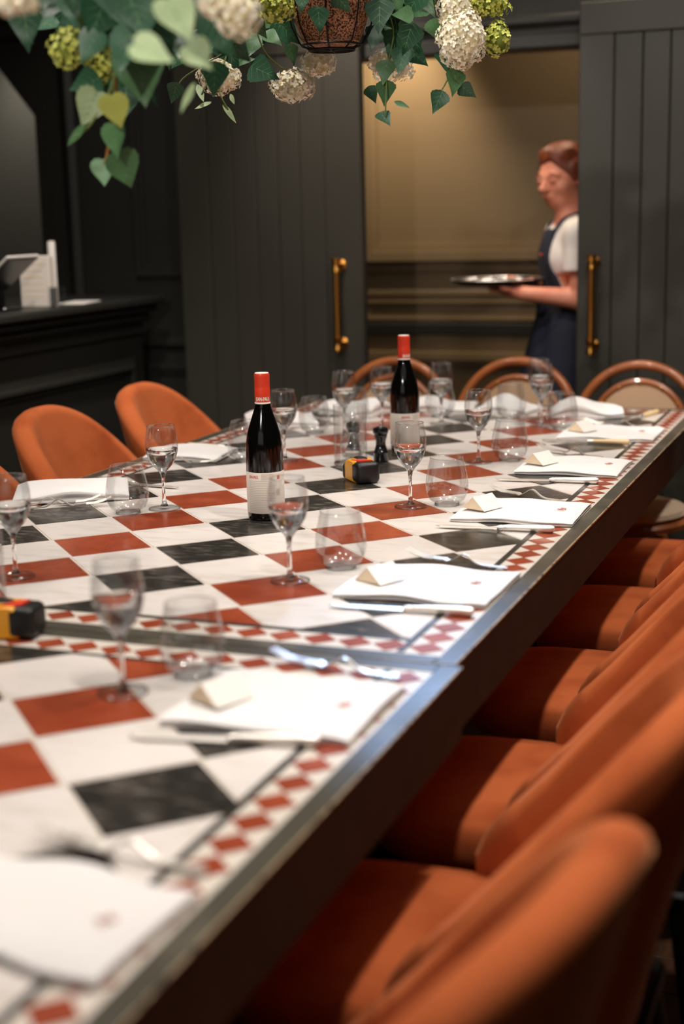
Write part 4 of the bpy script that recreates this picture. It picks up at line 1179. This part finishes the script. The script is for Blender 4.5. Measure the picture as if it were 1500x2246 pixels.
# ------------------------------------------------------------------ waitress
class SDF:
    def __init__(s, lo, hi, h):
        s.lo = np.array(lo, float); s.h = h
        s.n = np.ceil((np.array(hi) - s.lo) / h).astype(int) + 1
        s.d = np.full(s.n, 1.0, np.float32)
    def _region(s, lo, hi):
        a = np.clip(np.floor((np.array(lo) - s.lo) / s.h).astype(int), 0, s.n - 1)
        b = np.clip(np.ceil((np.array(hi) - s.lo) / s.h).astype(int) + 1, 1, s.n)
        if (b <= a).any(): return None
        sl = tuple(slice(i, j) for i, j in zip(a, b))
        g = np.meshgrid(*[s.lo[k_] + s.h * np.arange(a[k_], b[k_]) for k_ in range(3)], indexing='ij')
        return sl, np.stack(g, -1)
    def _merge(s, sl, dd, k_):
        cur = s.d[sl]
        if k_ <= 0: s.d[sl] = np.minimum(cur, dd); return
        hh = np.clip(.5 + .5 * (cur - dd) / k_, 0, 1)
        s.d[sl] = cur * (1 - hh) + dd * hh - k_ * hh * (1 - hh)
    def cone(s, a, b, ra, rb, k_=.02):
        a, b = np.array(a, float), np.array(b, float); m_ = max(ra, rb) + k_ + .03
        rg = s._region(np.minimum(a, b) - m_, np.maximum(a, b) + m_)
        if rg is None: return s
        sl, X = rg; ab = b - a; tt = np.clip(((X - a) @ ab) / max(ab @ ab, 1e-9), 0, 1)
        dd = np.linalg.norm(X - a - tt[..., None] * ab, axis=-1) - (ra + (rb - ra) * tt)
        s._merge(sl, dd.astype(np.float32), k_); return s
    def ell(s, c, r, k_=.02, M=None, sub=False):
        c = np.array(c, float); r = np.array(r, float); m_ = max(r) + k_ + .03
        rg = s._region(c - m_, c + m_)
        if rg is None: return s
        sl, X = rg; q = X - c
        if M is not None: q = q @ M
        kk = np.linalg.norm(q / r, axis=-1); k2 = np.linalg.norm(q / (r * r), axis=-1) + 1e-9
        dd = (kk * (kk - 1) / k2).astype(np.float32)
        if sub:
            cur = s.d[sl]; nd = -dd
            hh = np.clip(.5 - .5 * (cur - nd) / max(k_, 1e-6), 0, 1)
            s.d[sl] = cur * (1 - hh) + nd * hh + k_ * hh * (1 - hh)
        else: s._merge(sl, dd, k_)
        return s
    def coords(s):
        return np.meshgrid(*[s.lo[k_] + s.h * np.arange(s.n[k_]) for k_ in range(3)], indexing='ij')
    def mesh(s, name):
        d = s.d; ins = d < 0
        n = s.n - 1
        acc = np.zeros((*n, 3)); cnt = np.zeros(tuple(n))
        offs = [(i, j, k_) for i in (0, 1) for j in (0, 1) for k_ in (0, 1)]
        for o in offs:
            for ax in range(3):
                if o[ax]: continue
                o2 = list(o); o2[ax] = 1
                A = d[o[0]:o[0] + n[0], o[1]:o[1] + n[1], o[2]:o[2] + n[2]]
                B = d[o2[0]:o2[0] + n[0], o2[1]:o2[1] + n[1], o2[2]:o2[2] + n[2]]
                cr_ = (A < 0) != (B < 0)
                idx = np.nonzero(cr_)
                tt = A[idx] / (A[idx] - B[idx])
                base = np.array(o, float)[None].repeat(len(tt), 0); base[:, ax] += tt
                acc[idx] += base; cnt[idx] += 1
        idx = np.nonzero(cnt)
        vid = np.full(tuple(n), -1); vid[idx] = np.arange(len(idx[0]))
        V = s.lo + s.h * (np.stack(idx, -1) + acc[idx] / cnt[idx][:, None])
        F = []
        for ax in range(3):
            b, c = (ax + 1) % 3, (ax + 2) % 3
            sl1 = [slice(1, -1)] * 3; sl1[ax] = slice(0, -1)
            sl2 = list(sl1); sl2[ax] = slice(1, None)
            A, B = ins[tuple(sl1)], ins[tuple(sl2)]
            ii = np.argwhere(A != B); 
            if not len(ii): continue
            sgn = A[tuple(ii.T)]
            p = ii.copy(); p[:, b] += 1; p[:, c] += 1
            def gv(db, dc):
                q = p.copy(); q[:, b] -= db; q[:, c] -= dc; return vid[q[:, 0], q[:, 1], q[:, 2]]
            Q = np.stack([gv(1, 1), gv(0, 1), gv(0, 0), gv(1, 0)], -1)
            Q[~sgn] = Q[~sgn][:, ::-1]
            F.append(Q)
        F = np.concatenate(F); F = F[(F >= 0).all(1)]
        me = bpy.data.meshes.new(name); me.from_pydata(V.tolist(), [], F.tolist()); me.update(); me.shade_smooth()
        return me
def rotm(fwd, up=(0, 0, 1)):
    f = np.array(fwd, float); f /= np.linalg.norm(f); u_ = np.array(up, float)
    l_ = np.cross(u_, f); l_ /= np.linalg.norm(l_); u2 = np.cross(f, l_)
    return np.stack([f, l_, u2], 1)       # columns: forward, left, up
WX, WYc = .0, 3.47
wt = thing('person', 'red-haired waitress in white T-shirt and navy apron carrying a round tray', 'person', (WX, WYc, 0))
def Wp(x, y, z): return (x, y, z)          # local to the person root
HF = rotm((-.54, -.83, -.16))              # head frame: turned a little to the camera, looking down
HC = np.array([.018, -.005, 1.478])
def hp(f, l_, u_): return HC + HF @ np.array([f, l_, u_])
TF = rotm((-.90, -.43, 0))                 # torso frame
def tp(f, l_, z): 
    v = TF @ np.array([f, l_, 0]); return np.array([.055 + v[0], v[1], z])
SHL, SHR = tp(.0, .155, 1.268), tp(.0, -.155, 1.268)
ELL = np.array([.125, -.165, 1.045]); WRL = np.array([-.075, -.185, 1.066])
ELR = np.array([.06, .195, 1.045]); WRR = np.array([-.10, .06, 1.085])
b = SDF((-.30, -.33, -.01), (.33, .33, 1.62), .0055)
# torso
b.ell(tp(.0, 0, 1.20), (.100, .145, .13), .03, TF); b.ell(tp(.028, .062, 1.175), (.062, .062, .062), .03, TF); b.ell(tp(.028, -.062, 1.175), (.062, .062, .062), .03, TF)
b.ell(tp(.0, 0, 1.04), (.088, .118, .13), .05, TF); b.ell(tp(-.005, 0, .90), (.105, .150, .12), .05, TF)
b.cone(tp(-.01, .03, 1.29), SHL, .05, .046, .03); b.cone(tp(-.01, -.03, 1.29), SHR, .05, .046, .03)
# legs, mid-step
for s, kf, af in ((1, (.03, .08, .46), (-.10, .085, .08)), (-1, (.10, -.08, .47), (.12, -.08, .08))):
    hip, kn, an = tp(.0, s * .075, .86), tp(*kf), tp(*af)
    b.cone(hip, kn, .088, .056, .04); b.cone(kn, an, .056, .037, .02)
    b.cone(an, an + np.array([-.12, -.03, -.05]), .036, .026, .02)
# neck and head
b.cone(tp(.0, 0, 1.29), hp(-.02, 0, -.05), .056, .049, .03)
b.ell(hp(-.018, 0, .028), (.092, .074, .078), .02, HF)            # cranium
b.ell(hp(.022, 0, -.030), (.062, .058, .075), .03, HF)            # face
b.ell(hp(.036, 0, -.078), (.036, .036, .026), .025, HF)           # chin and jaw
b.cone(hp(.080, 0, .004), hp(.100, 0, -.030), .0075, .0125, .012) # nose
b.ell(hp(.094, .011, -.034), (.008, .008, .006), .008, HF); b.ell(hp(.094, -.011, -.034), (.008, .008, .006), .008, HF)
b.ell(hp(.080, 0, -.060), (.011, .021, .010), .010, HF)           # mouth mound
b.ell(hp(.070, .03, .013), (.012, .024, .008), .02, HF); b.ell(hp(.070, -.03, .013), (.012, .024, .008), .02, HF)   # brows
for s in (-1, 1):
    b.ell(hp(.084, s * .032, -.003), (.010, .019, .009), .008, HF, sub=True)
    b.ell(hp(.072, s * .031, -.004), (.013, .0155, .012), .004, HF)                # lidded eyes, cast down
    b.ell(hp(.052, s * .043, -.030), (.022, .016, .018), .02, HF)                  # cheeks
    b.ell(hp(-.012, s * .073, -.006), (.018, .008, .030), .006, HF)                # ears
    b.ell(hp(-.010, s * .083, -.004), (.010, .005, .018), .004, HF, sub=True)
# arms
b.cone(SHL, ELL, .047, .038, .02); b.cone(ELL, WRL, .039, .025, .015)
b.cone(SHR, ELR, .047, .038, .02); b.cone(ELR, WRR, .039, .025, .015)
# left hand: palm up under the tray, fingers spread beneath it
pl = WRL + np.array([-.05, .028, .006])
b.cone(WRL, pl, .023, .026, .012); b.ell(pl + np.array([-.008, .01, 0]), (.042, .034, .014), .012)
for dx, dy, L in ((-.048, .048, .030), (-.066, .026, .036), (-.070, .0, .034), (-.062, -.022, .027)):
    k1 = pl + np.array([dx * .62, dy * .62 + .008, .001]); k2 = k1 + np.array([-.026, dy * .35, .004]); k3 = k2 + np.array([-L * .7, dy * .2, .007])
    b.cone(k1, k2, .0092, .0084, .006); b.cone(k2, k3, .0084, .0068, .004)
b.cone(pl + np.array([.012, -.022, .004]), pl + np.array([-.014, -.046, .012]), .011, .009, .006); b.cone(pl + np.array([-.014, -.046, .012]), pl + np.array([-.036, -.050, .020]), .009, .007, .004)
# right hand: holds the tray rim, thumb on top
pr_ = WRR + np.array([-.035, -.030, -.004])
b.cone(WRR, pr_, .022, .024, .012); b.ell(pr_, (.036, .030, .014), .012)
for i, (dx, dy) in enumerate(((-.050, .018), (-.056, -.004), (-.052, -.024), (-.038, -.040))):
    k1 = pr_ + np.array([dx * .6, dy * .7, -.002]); k2 = k1 + np.array([dx * .5, dy * .3, -.006]); k3 = k2 + np.array([dx * .4, dy * .2, .001])
    b.cone(k1, k2, .009, .0082, .006); b.cone(k2, k3, .0082, .0066, .004)
b.cone(pr_ + np.array([.0, -.02, .008]), pr_ + np.array([-.022, -.034, .030]), .0105, .009, .006); b.cone(pr_ + np.array([-.022, -.034, .030]), pr_ + np.array([-.046, -.040, .036]), .009, .0072, .004)
body_d = b.d.copy()
gx_, gy_, gz_ = b.coords()
body = put('body', b.mesh('body'), MT['skin'], wt)
# T-shirt: torso and sleeves, offset from the body
s2 = SDF((-.30, -.33, -.01), (.33, .33, 1.62), .0055)
s2.ell(tp(.0, 0, 1.20), (.106, .150, .135), .03, TF); s2.ell(tp(.03, .062, 1.175), (.066, .066, .066), .03, TF); s2.ell(tp(.03, -.062, 1.175), (.066, .066, .066), .03, TF)
s2.ell(tp(.0, 0, 1.04), (.096, .128, .14), .05, TF)
for SH, EL in ((SHL, ELL), (SHR, ELR)):
    s2.cone(tp(-.01, 0, 1.285), SH, .062, .058, .03); s2.cone(SH, SH + (EL - SH) * .56, .060, .064, .02)
for SH, EL in ((SHL, ELL), (SHR, ELR)):
    ax = (EL - SH) / np.linalg.norm(EL - SH); pnt = SH + (EL - SH) * .58
    side = (gx_ - pnt[0]) * ax[0] + (gy_ - pnt[1]) * ax[1] + (gz_ - pnt[2]) * ax[2]
    near = np.sqrt((gx_ - pnt[0]) ** 2 + (gy_ - pnt[1]) ** 2 + (gz_ - pnt[2]) ** 2) < .10
    s2.d = np.where(near, np.maximum(s2.d, side), s2.d)
shirt_d = s2.d.copy()
nk = tp(.02, 0, 1.335)
ring = .060 - np.sqrt((gx_ - nk[0]) ** 2 + (gy_ - nk[1]) ** 2 + (gz_ - nk[2]) ** 2)
s2.d = np.maximum(np.maximum(s2.d, ring), .96 - gz_).astype(np.float32)
put('tshirt', s2.mesh('tshirt'), MT['tshirt'], wt)
# apron: bib over the chest, skirt round the hips
f_ = (gx_ - .055) * TF[0, 0] + gy_ * TF[1, 0]
l__ = (gx_ - .055) * TF[0, 1] + gy_ * TF[1, 1]
s3 = SDF((-.30, -.33, -.01), (.33, .33, 1.62), .0055)
s3.d = (shirt_d - .008).astype(np.float32)
bibw = .072 + np.clip((1.29 - gz_), 0, .3) ** 2 * .9
bib = np.maximum(np.maximum(s3.d, np.abs(l__) - bibw), np.maximum(gz_ - 1.292, 1.0 - gz_))
bib = np.maximum(bib, .02 - f_)
sk = SDF((-.30, -.33, -.01), (.33, .33, 1.62), .0055)
sk.ell(tp(0, 0, 1.03), (.104, .135, .10), .03, TF); sk.cone(tp(0, .0, 1.0), tp(.03, 0, .62), .118, .185, .05); sk.cone(tp(.02, .06, .9), tp(.10, .07, .52), .11, .13, .05)
fold = .006 * np.sin(l__ * 60 + gz_ * 9)
skirt = np.maximum(np.maximum(sk.d + fold, gz_ - 1.045), .50 - gz_)
s3.d = np.minimum(bib, skirt).astype(np.float32)
s3.d = np.maximum(s3.d, -(body_d - .001)).astype(np.float32)
ap = put('apron', s3.mesh('apron'), MT['navy'], wt)
for s in (-1, 1):
    pts = []
    for l_, z_ in ((.066, 1.270), (.068, 1.290), (.070, 1.305), (.070, 1.318), (.066, 1.330)):
        ff = .16
        while ff > -.05:
            q_ = tp(ff, s * l_, z_); ix = tuple(np.round((q_ - s2.lo) / s2.h).astype(int))
            if min(shirt_d[ix], body_d[ix]) < .004: break
            ff -= .002
        pts.append(tp(ff, s * l_, z_))
    pts += [tp(-.03, s * .060, 1.352), tp(-.058, s * .035, 1.362), tp(-.066, 0, 1.364)]
    part('strap', MB().tube(pts, .0075, 8), MT['navy'], ap)
part('emblem', MB().ellipsoid((0, 0, 0), (.004, .012, .007), 10, 6), MT['redink'], ap, loc=tuple(tp(.122, .05, 1.20)))
# hair drawn back into a bun
hs = SDF((-.12, -.15, 1.36), (.18, .15, 1.62), .0045)
hs.ell(hp(-.024, 0, .034), (.101, .083, .086), .02, HF)
hs.ell(hp(.012, .020, .090), (.040, .040, .018), .04, HF); hs.ell(hp(.016, -.036, .084), (.034, .034, .020), .03, HF)
for s in (-1, 1): hs.ell(hp(-.006, s * .072, .020), (.030, .016, .042), .012, HF)
hx, hy, hz = hs.coords()
q = np.stack([hx - HC[0], hy - HC[1], hz - HC[2]], -1) @ HF
cut = np.maximum(q[..., 0] * .80 - q[..., 2] * .62 - .016, -q[..., 2] - .052 + np.clip(q[..., 0] + .012, 0, 1) * 1.0)
hs.d = np.maximum(hs.d + .0022 * np.sin(q[..., 1] * 150 + q[..., 0] * 40) * np.cos(q[..., 2] * 60), cut + .004 * np.sin(q[..., 1] * 90)).astype(np.float32)
hs.ell(hp(-.115, 0, .035), (.036, .038, .036), .012, HF)
put('hair', hs.mesh('hair'), MT['hair'], wt)
for s in (-1, 1):
    pts = [hp(.082 - abs(i - 1) * .003, s * (.018 + i * .013), .020 + (1 - abs(i - 1)) * .003) for i in range(4)]
    part('eyebrow', MB().tube(pts, [.002, .003, .0028, .0012], 6), MT['brow'], wt)
    pts = [hp(.0835 - (abs(i - 2) * .0028), s * (.018 + i * .0068), -.0085 - (0 if i < 3 else .001)) for i in range(5)]
    part('eyelash', MB().tube(pts, .0024, 6), MT['brow'], wt)  # lash line, thickened to stand in for eye-socket shading
part('lips', MB().tube([hp(.078, -.021, -.061), hp(.0855, -.010, -.0595), hp(.0875, 0, -.0605), hp(.0855, .010, -.0595), hp(.078, .021, -.061)], [.0015, .0042, .0046, .0042, .0015], 8), MT['lips'], wt)
for s, af in ((1, (-.10, .085, .03)), (-1, (.12, -.08, .03))):
    c = tp(*af); mb = MB().ellipsoid((c[0] - .055, c[1] - .02, .034), (.12, .045, .034), 16, 8); part('shoe', mb, MT['shoe'], wt)
# tray with small glasses
TRX, TRY, TRZ = -.205, 3.395, 1.094
t = thing('serving_tray', 'round dark tray held level by the waitress', 'tray', (TRX, TRY, TRZ))
part('plate', MB().lathe([(0, 0), (.145, 0), (.160, .010), (.168, .020), (.170, .020), (.163, .008), (.147, .004), (0, .004)][::1], 40), MT['tray'], t, angle=60)
part('rim', MB().tube([(.169 * math.cos(a), .169 * math.sin(a), .0205) for a in [2 * PI * i / 40 for i in range(40)]], .0022, 6, closed=True), MT['silver'], t)
dish = None
DL = ['leftmost small silver dish on the tray', 'silver dish at the back left of the tray', 'silver dish at the front of the tray', 'silver dish in the middle of the tray', 'silver dish at the back right of the tray', 'silver dish at the front right of the tray nearest the hand', 'silver dish at the rear left rim of the tray']
for i, (x, y) in enumerate(((-.10, -.02), (-.045, .055), (-.03, -.065), (.03, -.02), (.045, .07), (.09, -.05), (-.105, .05))):
    if dish is None:
        dish = thing('small_dish', 'x', 'dish', (0, 0, 0), 0, 'small silver dishes on the tray')
        part('bowl', MB().lathe([(0, .001), (.018, .0), (.026, .006), (.030, .016), (.029, .0165), (.025, .008), (.017, .003), (0, .003)], 20), MT['silver'], dish)
        part('filling', MB().lathe([(0, .003), (.022, .006), (.014, .013), (0, .015)], 14), MT['cushion'], dish)
        o = dish
    else: o = copy_tree(dish)
    o.location = (TRX + x, TRY + y, TRZ + .0045)
    o['label'] = DL[i]; o['group'] = 'small silver dishes on the tray'
